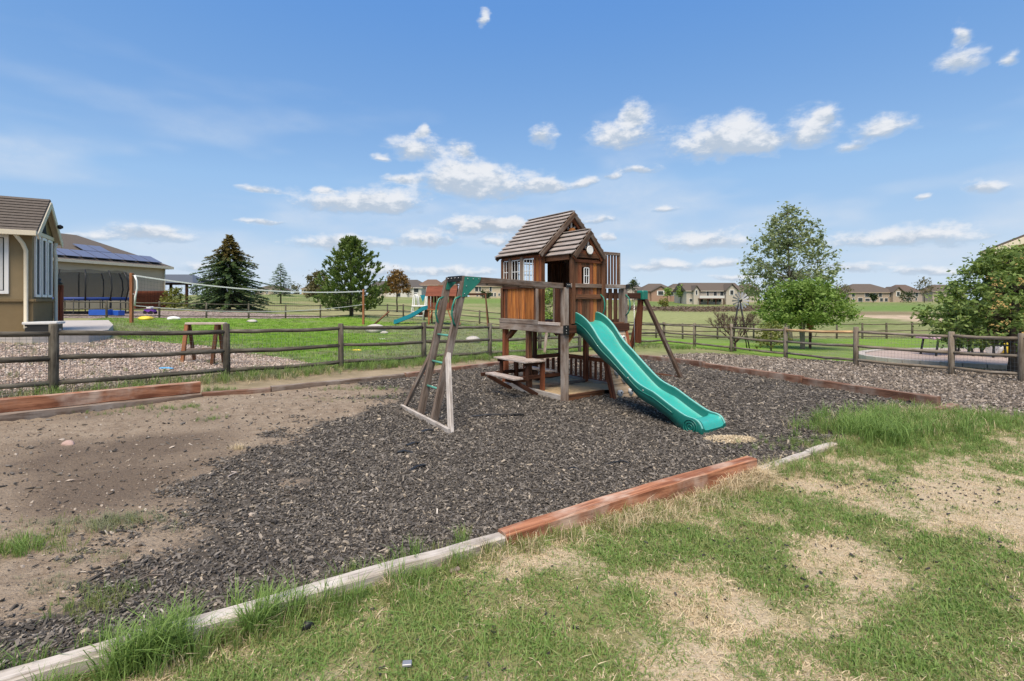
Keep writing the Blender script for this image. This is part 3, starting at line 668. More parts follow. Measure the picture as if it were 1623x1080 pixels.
rm = roof('roof', .53, 1.82, .684, .79, 2.42, 3.195, 10, .1, label='main playhouse roof of lapped weathered boards')
rp = roof('roof', -.10, .80, .455, .375, 2.36, 2.785, 5, .1, label='small porch roof of lapped weathered boards')
def gable(aa, bc, hb, hw, kh, plate, r):
    bar('tie_beam', M['red'], r, L(aa, bc-hw, hb), L(aa, bc+hw, hb), .035, .075)
    bar('king_post', M['grey'], r, L(aa, bc, hb+.04), L(aa, bc, hb+kh), .045, .03, A)
    for s in (-1, 1): bar('strut', M['grey'], r, L(aa+.002, bc+s*.035, hb+.07), L(aa+.002, bc+s*kh*.42, hb+kh*.62), .04, .025, A)
    if plate == 'round': build('round_plate', MB().lathe(L(aa-.045, bc, hb+.045), [(.072, 0), (.072, .014), (.056, .02), (.054, .017)], 24, -A), M['white'], r, label='round pale plate fixed to the porch gable')
    else: build('gable_plate', MB().prism([L(aa-.03, bc-.10, hb+.04), L(aa-.03, bc+.10, hb+.04), L(aa-.03, bc+.07, hb+.09), L(aa-.03, bc+.025, hb+.12), L(aa-.03, bc-.025, hb+.12), L(aa-.03, bc-.07, hb+.09)], -A*.02), M['orange'], r)
gable(.60, .684, 2.80, .40, .30, 'trap', rm)
for k in range(4): bar('gable_board', M['dkbrown'], rm, L(.62, .684-.72+k*.09, 2.47+k*.08), L(.62, .684+.72-k*.09, 2.47+k*.08), .02, .077)
gable(-.055, .455, 2.415, .30, .27, 'round', rp)
M['ladder'] = wood('ladder_wood', (.075,.052,.038), (.20,.155,.125), (.27,.235,.21), .38)
M['rung'] = plain('pale_green_rung', (.09, .29, .23), .4, .2, 9, .5)
# ladder at the end of the overhead beams
for a_ in (0.0, .47):
    pb('overhead_beam', 'beam', (a_, -1.87, 1.935), (a_, -.05 if a_ == 0 else -.02, 1.872), .06, .085)
    pb('ladder_leg', 'ladder', (a_+(.04 if a_ == 0 else -.02), -2.31, -.04), (a_, -1.85, 1.90), .098, .06, A)
    gl = -1.60 if a_ == 0 else -1.72; gp = MB(); gp.prism([L(a_-.036, -1.86, 1.97), L(a_-.036, gl, 1.965), L(a_-.036, gl-.02, 1.90), L(a_-.036, -1.84, 1.70 if a_ == 0 else 1.80), L(a_-.036, -1.905, 1.69 if a_ == 0 else 1.80)], -A*.008)
    gs = build('gusset_plate', gp, M['greenmetal'], PS)
    for b_, h_ in ((-1.82, 1.94), (-1.73, 1.94), (-1.64, 1.94), (-1.84, 1.84), (-1.87, 1.735))[:5 if a_ == 0 else 2]: bolt(L(a_-.046, b_, h_), -A, .008, gs)
    hb = MB(); hb.tube([L(a_-.02, -1.92, 1.70), L(a_-.03, -2.01, 1.66), L(a_-.035, -2.05, 1.56), L(a_-.035, -2.06, 1.45), L(a_-.03, -2.03, 1.34), L(a_-.02, -2.00, 1.30)], .013, 8)
    build('grab_handle', hb, M['greenmetal'], PS)
pb('end_crossbar', 'black', (.035, -1.845, 1.945), (.435, -1.845, 1.945), .06, .08)
for t in (.1, .2, .3, .4): bolt(L(t, -1.88, 1.955), -B)
for h_ in (.45, .79, 1.16):
    t = (h_+.04)/1.94; b_ = -2.31+.46*t
    build('rung', MB().tube([L(.02+.03*(1-t), b_, h_), L(.46, b_, h_)], .016, 8), M['rung'], PS)
for k in range(5): build('overhead_rung', MB().tube([L(.02, -1.5+k*.3, 1.915-k*.01), L(.45, -1.5+k*.3, 1.915-k*.01)], .014, 8), M['greenmetal'], PS)
pb('ground_board', 'grey', (-.62, -2.42, .055), (1.08, -2.30, .04), .04, .09)
pb('outrigger', 'grey', (-.58, -2.37, .0), (.0, -2.10, .93), .05, .07, A); pb('outrigger', 'post', (1.06, -2.27, .02), (.48, -2.08, .95), .045, .065, A)
# slide
st = [(.06,1.43,1.255,1.14),(-.06,1.448,1.25,1.12),(-.23,1.38,1.215,1.05),(-.40,1.255,1.09,.92),(-.60,1.035,.86,.78),(-.82,.865,.70,.66),(-1.10,.645,.50,.48),(-1.31,.50,.37,.31),(-1.48,.435,.325,.24),(-1.60,.40,.30,.205),(-1.86,.275,.19,.085),(-2.08,.185,.095,-.06),(-2.22,.165,.085,-.07),(-2.29,.13,.07,-.07),(-2.33,.06,-.0,-.07)]
def cr(pts, n=5):
    out = []
    for i in range(len(pts)-1):
        p0, p1, p2, p3 = pts[max(i-1, 0)], pts[i], pts[i+1], pts[min(i+2, len(pts)-1)]
        for j in range(n):
            t = j/n; out.append(tuple(.5*((2*b)+(-a+c)*t+(2*a-5*b+4*c-d)*t*t+(-a+3*b-3*c+d)*t**3) for a, b, c, d in zip(p0, p1, p2, p3)))
    return out+[pts[-1]]
ss = cr(st)
SEC = []; sl = MB(); SB0, SB1 = .18, .71; ring = None; dist = 0
for i, (a_, ht, hc, hb_) in enumerate(ss):
    hc = min(ht-.15, hc+.03) if a_ > -2.1 else min(hc+.03, ht-.035); hb_ = min(hb_, hc-.03)
    sec = [(SB0+.004, hb_), (SB0, (hb_+ht)/2), (SB0-.002, ht-.02), (SB0+.004, ht-.004), (SB0+.018, ht), (SB0+.034, ht-.006), (SB0+.04, ht-.024), (SB0+.05, hc+.03), (SB0+.075, hc+.006), (SB0+.12, hc),
           (SB1-.12, hc), (SB1-.075, hc+.006), (SB1-.05, hc+.03), (SB1-.04, ht-.024), (SB1-.034, ht-.006), (SB1-.018, ht), (SB1-.004, ht-.004), (SB1+.002, ht-.02), (SB1, (hb_+ht)/2), (SB1-.004, hb_)]
    base = len(sl.v); sl.v += [L(a_, b_, h_) for b_, h_ in sec]; n = len(sec); SEC.append([L(a_, b_, h_+.0015) for b_, h_ in sec])
    if ring is not None:
        for k in range(n):
            j = (k+1) % n; sl.face([ring+k, base+k, base+j, ring+j], [(i*.05, k*.03)]*4, k not in (n-1,))
    else: sl.face([base+k for k in range(n)], [(0, 0)]*n)
    ring = base
sl.face([ring+k for k in range(20)][::-1], [(0, 0)]*20)
msl, nt, b = new_mat('green_slide_plastic')
co = nd(nt, 'ShaderNodeTexCoord').outputs['Object']; n1 = noise(nt, co, 3, 5, .6); n2 = noise(nt, co, 60, 3, .6)
c = mixc(nt, n1, (.003, .09, .074), (.006, .15, .122)); c = mixc(nt, mth(nt, 'MULTIPLY', sstep(nt, n2, .54, .70), .4), c, (.05, .16, .125))
setb(nt, b, c, mth(nt, 'MULTIPLY_ADD', n1, .25, .28), .5)
bump(nt, b, n2, .06, .004)
slide = build('slide', sl, msl, PS)
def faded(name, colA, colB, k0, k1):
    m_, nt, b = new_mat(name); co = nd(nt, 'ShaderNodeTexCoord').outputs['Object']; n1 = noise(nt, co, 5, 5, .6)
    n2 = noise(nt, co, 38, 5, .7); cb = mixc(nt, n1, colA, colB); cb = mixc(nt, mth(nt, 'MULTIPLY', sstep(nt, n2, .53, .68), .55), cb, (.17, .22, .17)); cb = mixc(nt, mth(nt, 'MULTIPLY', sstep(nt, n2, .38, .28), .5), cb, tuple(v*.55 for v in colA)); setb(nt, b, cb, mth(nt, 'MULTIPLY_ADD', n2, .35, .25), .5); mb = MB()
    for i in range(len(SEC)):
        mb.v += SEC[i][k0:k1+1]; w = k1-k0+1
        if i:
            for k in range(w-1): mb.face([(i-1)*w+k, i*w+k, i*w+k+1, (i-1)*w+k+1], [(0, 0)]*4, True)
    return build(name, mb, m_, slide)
faded('slide_bed', (.018, .27, .23), (.04, .40, .345), 7, 12)['label'] = 'lighter sliding surface, sun fading and sky sheen both in its colour'  # paler green carries real fading plus the sky's sheen, put into the colour
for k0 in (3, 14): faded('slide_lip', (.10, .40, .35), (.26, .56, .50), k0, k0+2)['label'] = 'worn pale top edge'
for s, b_ in ((-1, SB0-.003), (1, SB1+.003)):
    up_ = MB()
    up_.tube([L(a_, b_, ht-.42*(ht-hb_)-.02) for a_, ht, hc, hb_ in ss[4:32]], .011, 6); build('side_rib', up_, msl, slide)
    up_ = MB(); up_.tube([L(a_, b_, ht-.30*(ht-hb_)-.02) for a_, ht, hc, hb_ in ss[30:52]], .010, 6); build('side_rib', up_, msl, slide)
    for r_ in (.098, .064, .03):
        m = MB(); m.tube([L(-2.165+r_*math.cos(t*6.2832/20), b_, .045+r_*math.sin(t*6.2832/20)) for t in range(21)], .009, 6, cap=False); build('scroll_ring', m, msl, slide)
    for a_, h_ in ((-.55, .95), (-1.42, .40), (-1.15, .54)): bolt(L(a_, b_, h_), B*s, .012, slide)
# rock wall on the right of the slide
RW0, RW1 = .80, 1.36
def rw(b, t): return L(-.02-.36*t, b, 1.20-1.26*t)
nrmR = (rw(.9, 1)-rw(.9, 0)).cross(B).normalized(); nrmR = nrmR if nrmR.dot(-A) > 0 else -nrmR
for k in range(8): bar('climbing_board', M['sandboard'], PS, rw(RW0, (k+.5)/8), rw(RW1, (k+.5)/8), .022, 1.31/8-.006, (rw(.9, 1)-rw(.9, 0)))
for b_ in (RW0-.03, RW1+.03): bar('climbing_rail', M['red'], PS, rw(b_, -.02)-nrmR*.02, rw(b_, 1.03)-nrmR*.02, .05, .09, nrmR)
for b_, t in ((1.13, .13), (1.24, .17), (.93, .40), (1.15, .50), (.92, .60), (1.06, .70), (.90, .86), (1.16, .86), (1.27, .33)):
    c = rw(b_, t)+nrmR*.012; m = MB(); m.lathe(c, [(.05, 0), (.055, .015), (.042, .04), (.02, .048)], 10, nrmR)
    for i, v in enumerate(m.v): m.v[i] = c+(v-c)*(1+.25*math.sin(i*2.3))
    h = build('climbing_hold', m, M['hold'], PS); build('bolt', MB().lathe(c, [(.014, .03), (.014, .052)], 8, nrmR), M['black'], h)
for b_ in (RW0-.035, RW1+.03):
    build('grab_handle', MB().tube([L(-.04, b_, 1.74), L(-.10, b_+.01, 1.69), L(-.13, b_+.01, 1.60), L(-.13, b_+.01, 1.50), L(-.09, b_+.01, 1.42), L(-.05, b_, 1.38)], .012, 8), M['greenmetal'], PS)
# sandbox floor frame, low railings
for (p, q, mt) in [((0, .05, .05), (0, .88, .05), 'brown'), ((.05, -.03, .05), (1.66, -.03, .05), 'grey'), ((.96, .06, .06), (.96, 1.38, .06), 'post'), ((1.70, .06, .05), (1.70, 1.38, .05), 'brown'), ((.05, 1.45, .06), (1.66, 1.45, .06), 'grey')]:
    pb('sandbox_board', mt, p, q, .045, .16)
for (hz, w) in ((.53, .05), (.12, .05)):
    pb('low_rail', 'red', (1.73, .40, hz), (1.73, 1.46, hz), .035, .08); pb('low_rail', 'red', (-.18, 1.475, hz-.005), (1.69, 1.475, hz-.005), .035, .08)
for k in range(7): pb('low_slat', 'red', (1.715, .50+k*.145, .165), (1.715, .50+k*.145, .485), .075, .02, A)
for k in range(12): pb('low_slat', 'red', (-.06+k*.135, 1.45, .165), (-.06+k*.135, 1.45, .485), .06, .02, B)
sv = MB(); NN = 14
for i in range(NN):
    for j in range(NN): sv.v.append(L(.03+i*1.64/(NN-1), .0+j*1.43/(NN-1), .085+.025*math.sin(i*1.3+j)*math.cos(j*.8)+.02*RN.random()))
for i in range(NN-1):
    for j in range(NN-1): sv.face([i*NN+j, (i+1)*NN+j, (i+1)*NN+j+1, i*NN+j+1], [(0, 0)]*4, True)
MS = plain('play_sand', (.56, .42, .25), .95, .25, 9, .1, 0, .6, (.22, .155, .09))
build('sand', sv, MS, PS, kind='stuff')
# picnic table under the deck
for k in range(3): pb('table_board', 'tabletop', (.58, -.28+k*.15, .615), (1.53, -.28+k*.15, .615), .142, .028)
for b_ in (-.59,): pb('bench_board', 'tabletop', (.44, b_, .385), (1.28, b_, .385), .19, .03)
pb('bench_board', 'tabletop', (.80, .42, .385), (1.50, .42, .385), .17, .03)
for a_ in (.66, 1.42):
    pb('table_leg', 'red', (a_, .08, -.05), (a_, .08, .60), .05, .09, A); pb('table_leg', 'dkbrown', (a_, -.25, .30), (a_, -.25, .60), .04, .07, A)
    pb('table_arm', 'dkbrown', (a_+.035, -.66, .345), (a_+.035, .50, .345), .035, .06); pb('table_brace', 'dkbrown', (a_-.035, -.56, .33), (a_-.035, -.02, .02), .035, .07)
    pb('table_apron', 'dkbrown', (a_, -.33, .575), (a_, .10, .575), .03, .05)
# swing beam and its frame
AP = (1.1, 3.2)
pb('swing_beam', 'dkbrown', (1.1, 1.46, 1.735), (1.1, 3.30, 1.735), .06, .12)
for a0, b0, mt in ((.31, 3.62, 'beam'), (1.93, 3.60, 'red')): pb('swing_leg', mt, (a0, b0, -.15), (1.1+(.03 if a0 > 1 else -.03), 3.24, 1.72), .085, .07, A)
pb('swing_leg', 'red', (1.27, 3.28, .72), (1.13, 3.2, 1.70), .10, .09, A)
pb('swing_ground_board', 'brown', (.42, 3.60, .03), (1.86, 3.58, .03), .06, .06)
br = MB(); br.box((-.09, -.09, -.10), (.09, .09, .10), .02)
br.v = [L(1.1, 3.22, 1.75)+B*v.x+A*v.y+Vector((0, 0, v.z)) for v in br.v]; build('swing_bracket', br, M['greenmetal'], PS)
for b_ in (2.72, 2.95):
    build('swing_chain', MB().tube([L(1.1, b_, 1.67), L(1.1, b_+.01, .9), L(1.1, b_+.015, .42)], .006, 6), M['bolt'], PS)
pb('swing_seat', 'black', (1.1, 2.70, .41), (1.1, 2.98, .41), .14, .015)
# ------------------------------------------------------------------ fences
def log(m, p0, p1, r, n=7, k=5, taper=.06):
    p0 = Vector(p0); p1 = Vector(p1); pts = []; rs = []
    for i in range(k+1):
        t = i/k; p = p0.lerp(p1, t); f = math.sin(math.pi*t)
        pts.append(p+Vector((RN.uniform(-.012, .012)*f, RN.uniform(-.012, .012)*f, -.018*f+RN.uniform(-.012, .012)*f))); rs.append(r*RN.uniform(.9, 1.1))
    return m.tube(pts, rs, n)
def fence(posts, ph, rails, rr, pr, label, mat='fence', mesh=None, zoff=0.0, special=None, group='split rail fences', detail=7, name='rail_fence'):
    ps = [Vector((x, y, gz(x, y)+zoff)) for x, y in posts]
    t = thing(name, ps[len(ps)//2], label, 'fence', group)
    for p in ps:
        m = MB(); lean = Vector((RN.uniform(-.012, .012), RN.uniform(-.012, .012), 0)); h = ph+RN.uniform(-.03, .03)
        m.tube([p-Vector((0, 0, .4)), p+Vector((0, 0, h*.5))+lean*.5, p+Vector((0, 0, h-.015))+lean, p+Vector((0, 0, h))+lean], [pr, pr*1.0, pr*.96, pr*.8], detail+3)
        build('fence_post', m, M[mat], t)
    for i in range(len(ps)-1):
        for j, h in enumerate(rails):
            m = MB(); d = (ps[i+1]-ps[i]); d.z = 0; d.normalize()
            log(m, ps[i]+Vector((0, 0, h+RN.uniform(-.015, .015))), ps[i+1]+Vector((0, 0, h+RN.uniform(-.015, .015))), rr*RN.uniform(.92, 1.08), detail)
            mt = M[mat]; kw = {}
            if special and (i, j) in special: mt = M[special[(i, j)]]; kw = {'label': 'fresh yellowish top rail replacing an old one'}
            build('fence_rail', m, mt, t, **kw)
    if mesh:
        for i in mesh:
            V = []; Fa = []; a, b = ps[i], ps[i+1]; L_ = (b-a).length; w = .0016; sd_ = (b-a).normalized()
            nrm = sd_.cross(Vector((0, 0, 1))).normalized()*.06
            nv = int(L_/.075)
            def seg(p, q, u):
                k = len(V); V.extend([p-u, p+u, q+u, q-u]); Fa.append((k, k+1, k+2, k+3))
            for k in range(1, nv):
                p = a.lerp(b, k/nv)-nrm; seg(p+Vector((0, 0, .05)), p+Vector((0, 0, rails[0])), sd_*w)
            for k in range(11): seg(a+Vector((0, 0, .06+k*.09))-nrm, b+Vector((0, 0, .06+k*.09))-nrm, Vector((0, 0, w)))
            o = mesh_np('wire_mesh', V, Fa, M['wire'], t, org=ORG[t.name]); o['kind'] = 'stuff'
    return t
M['wire'] = plain('galvanised_wire', (.30, .31, .30), .5, .1, 5, .5, .6, 0)
fence(LFENCE, 1.10, (.97, .58, .19), .042, .066, 'dark weathered three rail fence running behind the ladder at left', 'fence', mesh=range(0, 9))
fence(RFENCE, 1.10, (.97, .57, .17), .040, .068, 'lighter three rail fence beyond the gravel strip at right', 'fencetan', mesh=range(3, 7), special={(3, 0): 'freshrail'})
FL_ = [(-30.0, 24.6), (-28.1, 26.4), (-26.2, 28.2), (-24.4, 30), (-22.5, 31.8), (-20.6, 33.6), (-18.7, 35.4), (-16.9, 37.2), (-15, 39), (-13.1, 40.8)]
fence(FL_, 1.08, (.97, .56, .15), .036, .06, 'far dark rail fence in front of the trampoline and the big spruce', 'fence', detail=5)
FM_ = [(-13.1, 41), (-10.6, 42.4), (-8.9, 40.8), (-6.6, 39.6), (-4.5, 38.7), (-2.45, 37.7), (-.4, 36.6), (1.7, 35.6), (3.8, 34.6), (5.9, 33.7), (7.6, 33)]
fence(FM_, 1.08, (.97, .56, .15), .034, .06, 'far dark rail fence behind the second play set', 'fence', detail=5)
FR_ = [(7.6, 33.2), (9.6, 33.2), (11.3, 33), (13.6, 33), (16, 33), (18.1, 33), (19.8, 33), (21.5, 33), (23.2, 33), (24.8, 33), (26.5, 33), (28.5, 32.6)]
fence(FR_, 1.06, (.97, .52, .14), .034, .06, 'far dark rail fence behind the big green tree at right', 'fence', detail=5)
# ------------------------------------------------------------------ house materials
M['stucco'] = plain('tan_stucco', (.25, .195, .115), .95, .12, 4, .1, 0, .5)
M['stuccolow'] = plain('olive_brown_stucco', (.195, .145, .08), .95, .12, 4, .1, 0, .5)
M['cream'] = plain('cream_stucco', (.56, .46, .34), .95, .08, 2, .1, 0, .3)
M['gold'] = plain('gold_stucco', (.50, .335, .14), .95, .1, 2, .1, 0, .3)
M['trim'] = plain('cream_trim', (.62, .56, .43), .7, .05, 3)
M['concrete'] = plain('pale_concrete', (.42, .39, .36), .9, .12, 3, .2, 0, .4, (.25, .23, .21))
M['asphalt'] = plain('roof_shingle_grey', (.115, .10, .088), .95, .4, 16, .1, 0, .8)
M['soffit'] = plain('soffit_cream', (.5, .42, .28), .8, .06, 3)
mg, nt, b = new_mat('window_glass'); setb(nt, b, (.05, .058, .062), .5, .0)
M['glass'] = mg
M['curtain'] = plain('curtain_pale', (.55, .55, .54), .9, .15, 14)
M['blue'] = plain('blue_plastic', (.02, .09, .42), .45, .15); M['padblue'] = plain('dark_blue_pad', (.012, .04, .18), .6, .15); M['skyblue'] = plain('light_blue_plastic', (.10, .38, .68), .45, .12)
M['yellow'] = plain('yellow_plastic', (.72, .55, .05), .45, .1); M['purple'] = plain('purple_plastic', (.16, .05, .35), .45, .1)
M['redp'] = plain('red_fabric', (.38, .035, .03), .7, .15)
M['net'] = plain('trampoline_net', (.02, .02, .02), .8)
M['white2'] = plain('white_stone', (.42, .40, .37), .9, .15, 8, .2, 0, .8)
M['pinkstone'] = plain('pinkish_stone', (.42, .30, .26), .9, .2, 20, .2, 0, .9)
M['darkroof'] = plain('dark_metal_roof', (.12, .13, .14), .45, .1, 3, .4, .3)
M['redfence'] = wood('red_fence_board', (.12,.035,.02), (.25,.08,.045), (.2,.1,.07), .2)
# ------------------------------------------------------------------ left neighbour house
hc = Vector((-12.32, 12.8, .86)); hu = Vector((.85, .527, 0)); hg = Vector((-.527, .85, 0)); EZ, PZ = 3.50, 4.36
LH = thing('neighbour_house', hc, 'tan stucco house corner with grey shingle roof and tall white framed windows at left edge', 'house')
GW = 2.0; UPV = Vector((0, 0, 1))
def hp(u, g, z): return Vector((hc.x, hc.y, 0))+hu*u+hg*g+UPV*z
part('wall', M['stucco'], LH, lambda m: m.prism([hp(0, 0, 1.60), hp(0, GW, 1.60), hp(0, GW, EZ), hp(0, GW/2, PZ-.1), hp(0, 0, EZ)], -hu*9), label='upper tan stucco wall')
part('base_wall', M['stuccolow'], LH, lambda m: m.prism([hp(.02, -.02, .3), hp(.02, GW+.02, .3), hp(.02, GW+.02, 1.598), hp(.02, -.02, 1.598)], -hu*9), label='darker lower stucco wall')
part('belt_trim', M['stuccolow'], LH, lambda m: m.beam(hp(-9, -.04, 1.64), hp(.05, -.04, 1.64), .06, .07).beam(hp(.05, -.05, 1.64), hp(.05, GW, 1.64), .06, .07))
def pane_win(P, w, h, fw, parent, name='window', glass='glass', ux=None, nz=None, split=0):
    """window of width w and height h: P lower corner, ux along, nz outward"""
    f = part('window_frame', M['white'], parent, lambda m: [m.beam(P+ux*fw/2, P+ux*fw/2+UPV*h, fw, .07, nz), m.beam(P+ux*(w-fw/2), P+ux*(w-fw/2)+UPV*h, fw, .07, nz),
        m.beam(P+ux*fw+UPV*fw/2, P+ux*(w-fw)+UPV*fw/2, .07, fw), m.beam(P+ux*fw+UPV*(h-fw/2), P+ux*(w-fw)+UPV*(h-fw/2), .07, fw)]+([m.beam(P+ux*fw+UPV*h*split, P+ux*(w-fw)+UPV*h*split, .05, fw*.6)] if split else []))
    part('pane', M[glass], f, lambda m: m.prism([P+ux*fw*.9+UPV*fw*.9-nz*.01, P+ux*(w-fw*.9)+UPV*fw*.9-nz*.01, P+ux*(w-fw*.9)+UPV*(h-fw*.9)-nz*.01, P+ux*fw*.9+UPV*(h-fw*.9)-nz*.01], nz*.012))
    return f
fw_ = pane_win(hp(-2.05, -.01, 1.80), 1.62, 1.50, .08, LH, ux=hu, nz=-hg)
part('curtain', M['curtain'], fw_, lambda m: m.prism([hp(-.72, -.022, 1.9), hp(-.54, -.022, 1.9), hp(-.54, -.022, 3.2), hp(-.72, -.022, 3.2)], hg*.008))
part('bin_behind_pane', M['skyblue'], fw_, lambda m: m.prism([hp(-1.25, -.022, 1.9), hp(-.80, -.022, 1.9), hp(-.82, -.022, 2.2), hp(-1.25, -.022, 2.25)], hg*.008), label='light blue shape showing behind the glass')
for g0 in (.16, .76, 1.36): pane_win(hp(.01, g0, 1.72), .46, 1.62, .07, LH, ux=hg, nz=hu)
part('gable_glass', M['glass'], LH, lambda m: m.prism([hp(.012, GW*.38, EZ-.02), hp(.012, GW*.62, EZ-.02), hp(.012, GW*.5, PZ-.45)], hu*.02))
part('gable_trim', M['trim'], LH, lambda m: m.beam(hp(.03, .05, EZ-.10), hp(.03, GW-.05, EZ-.10), .05, .10))
for s in (0, 1):
    e = hp(0, -.30 if s == 0 else GW+.30, EZ-.12); tpt = hp(0, GW/2, PZ+.04)
    rf = part('roof', M['asphalt'], LH, lambda m: m.prism([e+hu*.16, tpt+hu*.16, tpt+UPV*-.07+hu*.16, e+UPV*-.07+hu*.16], -hu*10))
    for k in range(12):
        c0, c1 = e.lerp(tpt, k/12), e.lerp(tpt, (k+1.1)/12); nn = (tpt-e).cross(hu).normalized(); nn = nn if nn.z > 0 else -nn; mid = (c0+c1)/2+nn*.016
        for u0, u1 in ((.15, -2.9), (-2.905, -6.0), (-6.005, -9.8)): part('shingle_course', M['asphalt'], rf, lambda m: m.beam(mid+hu*(u0+(.0 if k % 2 else -.0)), mid+hu*u1, .012, (c1-c0).length, ((c1+nn*-.012)-(c0+nn*.012)).normalized(), .002))
    part('rake_board', M['trim'], rf, lambda m: m.beam(e+hu*.17-UPV*.13, tpt+hu*.17-UPV*.13, .03, .16, (tpt-e).cross(hu)))
    part('soffit', M['soffit'], rf, lambda m: m.prism([e+hu*.14-UPV*.09, tpt+hu*.14-UPV*.09, tpt+hu*.14-UPV*.11, e+hu*.14-UPV*.11], -hu*.13))
    if s == 0: part('gutter', M['trim'], rf, lambda m: m.beam(e+hu*.16-hg*.06-UPV*.05, e-hu*9.4-hg*.06-UPV*.05, .11, .12))
for (u, g, off) in ((-.10, -.06, 0), (.09, GW-.05, 1)):
    part('downspout', M['trim'], LH, lambda m: m.tube([hp(u-.15*(1-off), g-.28*(1-off), EZ-.2), hp(u-.04, g-.12*(1-off), EZ-.42), hp(u, g-.03, EZ-.6), hp(u, g-.03, 1.0), hp(u+.02, g-.12, .93)], .045, 8))
part('floodlight', M['black'], LH, lambda m: m.lathe(hp(.22, GW*.72, EZ+.22), [(.05, 0), (.07, .06), (.03, .12)], 10, hu))
# patio slab
PAT = [(-12.9, 11.55), (-11.55, 12.0), (-10.95, 12.9), (-11.5, 14.2), (-13.6, 17), (-17, 21), (-20, 20), (-14.5, 13.5), (-16, 12.2), (-16.5, 10.2)]
part('patio_slab', M['concrete'], None, lambda m: m.prism([Vector((x, y, .80)) for x, y in PAT], (0, 0, -.35)), org=(-13, 13, .8), kind='structure')
part('walkway', M['concrete'], None, lambda m: m.prism([Vector((x, y, .34)) for x, y in [(-9.4, 8.2), (-9.15, 8.75), (-10.4, 10.9), (-12.2, 11.1), (-13.5, 9.4), (-11.5, 7.2)]], (0, 0, -.3)), org=(-10.5, 9.5, .3), kind='structure')
# gate post box, storage ottoman by the wall
def boxthing(name, c, sx, sy, sz, mat, label, cat, yaw=0.0, lid=None, group=None):
    c = Vector(c); t = thing(name, c, label, cat, group); ca, sa = math.cos(yaw), math.sin(yaw)
    R3 = lambda v: c+Vector((v.x*ca-v.y*sa, v.x*sa+v.y*ca, v.z))
    def add(nm, lo, hi, mt, ch=.01):
        m = MB(); m.box(lo, hi, ch); m.v = [R3(v) for v in m.v]; return build(nm, m, M[mt], t)
    add('body', (-sx/2, -sy/2, 0), (sx/2, sy/2, sz), mat)
    if lid: add('lid', (-sx/2-.04, -sy/2-.04, sz+.002), (sx/2+.04, sy/2+.04, sz+.07), lid, .02)
    return t
p = at(93, 505, 15.2); t = thing('gate_post', p, 'brown boarded post panel standing at the far corner of the tan house', 'post')
for k in range(3): part('post_board', M['redfence'], t, lambda m: m.beam(p+Vector((-.10+k*.08, .02*k, -.1)), p+Vector((-.10+k*.08, .02*k, 1.02)), .075, .05, (0, 1, 0)))
part('post_lantern', M['black'], t, lambda m: m.lathe(p+Vector((-.02, 0, 1.03)), [(.10, 0), (.12, .05), (.05, .09), (.09, .16), (.02, .22)], 10))
p = at(70, 521, 12.9); p.z = .80
boxthing('storage_ottoman', p, .62, .42, .22, 'black', 'low dark storage box with a pale lid on the patio by the house wall', 'storage box', .4, 'curtain')
p = at(82, 527, 12.9); p.z = .80
boxthing('stone_block', p, .30, .25, .10, 'concrete', 'grey concrete block in front of the dark storage box', 'block', .2)
# ------------------------------------------------------------------ solar house
sa, sb = Vector(((50-CX)/F*36, 36, .4)), Vector(((262-CX)/F*46, 46, .3)); sx_ = (sb-sa); sx_.z = 0; SLn = sx_.length; sx_.normalize(); sn = Vector((sx_.y, -sx_.x, 0))
SH = thing('solar_house', sa, 'cream house with rows of blue solar panels on its grey hipped roof', 'house')
def sp_(u, v, z): return Vector((sa.x, sa.y, 0))+sx_*u-sn*v+UPV*z
EVZ, RDZ, DEP = 4.75, 7.35, 11.0
part('wall', M['cream'], SH, lambda m: m.prism([sp_(0, 0, 0), sp_(SLn, 0, 0), sp_(SLn, 0, EVZ-.1), sp_(0, 0, EVZ-.1)], -sn*DEP))
OV = .45; rA, rB, rC, rD = sp_(-OV, -OV, EVZ), sp_(SLn+OV, -OV, EVZ-.05), sp_(SLn+OV, DEP+OV, EVZ), sp_(-OV, DEP+OV, EVZ); q0, q1 = sp_(5.2, DEP/2, RDZ), sp_(6.6, DEP/2, RDZ)
part('roof', M['asphalt'], SH, lambda m: [m.poly([rA, rB, q1, q0]), m.poly([rB, rC, q1]), m.poly([rC, rD, q0, q1]), m.poly([rD, rA, q0]), m.poly([rA-UPV*.12, rD-UPV*.12, rC-UPV*.12, rB-UPV*.12])])
part('fascia', M['trim'], SH, lambda m: [m.beam(rA-UPV*.1, rB-UPV*.1, .08, .22), m.beam(rB-UPV*.1, rC-UPV*.1, .08, .22)])
part('downspout', M['trim'], SH, lambda m: m.tube([sp_(10.2, -.12, EVZ-.2), sp_(10.2, -.12, .5)], .06, 6))
msp, nt, b = new_mat('solar_panel'); setb(nt, b, (.12, .135, .20), .35, .5); M['solar'] = msp
rs = (q0-rA); vdir = (q0+(q1-q0)*0-sp_(5.2, -OV, EVZ)).normalized(); nr = sx_.cross(vdir).normalized(); nr = nr if nr.z > 0 else -nr
def panel(u, s, w=1.66, h=1.0):
    o = sp_(u, -OV, EVZ)+vdir*s+nr*.14
    part('solar_panel', M['solar'], SH, lambda m: m.prism([o, o+sx_*w, o+sx_*w+vdir*h, o+vdir*h], nr*.04))
for k in range(8): panel(1.0+k*1.12, .35, 1.03, 1.5)
for k in range(2): panel(4.36+k*1.12, 1.94, 1.03, 1.45)
for u_ in (2.2, 2.9): part('roof_vent', M['darkroof'], SH, lambda m: m.tube([sp_(u_, 3.6, 5.6), sp_(u_, 3.6, 7.0)], .12, 8).lathe(sp_(u_, 3.6, 7.0), [(.2, 0), (.2, .12), (.05, .2)], 10))
pane_win(sp_(14.0, -.02, 2.9), 2.9, .85, .10, SH, ux=sx_, nz=sn)
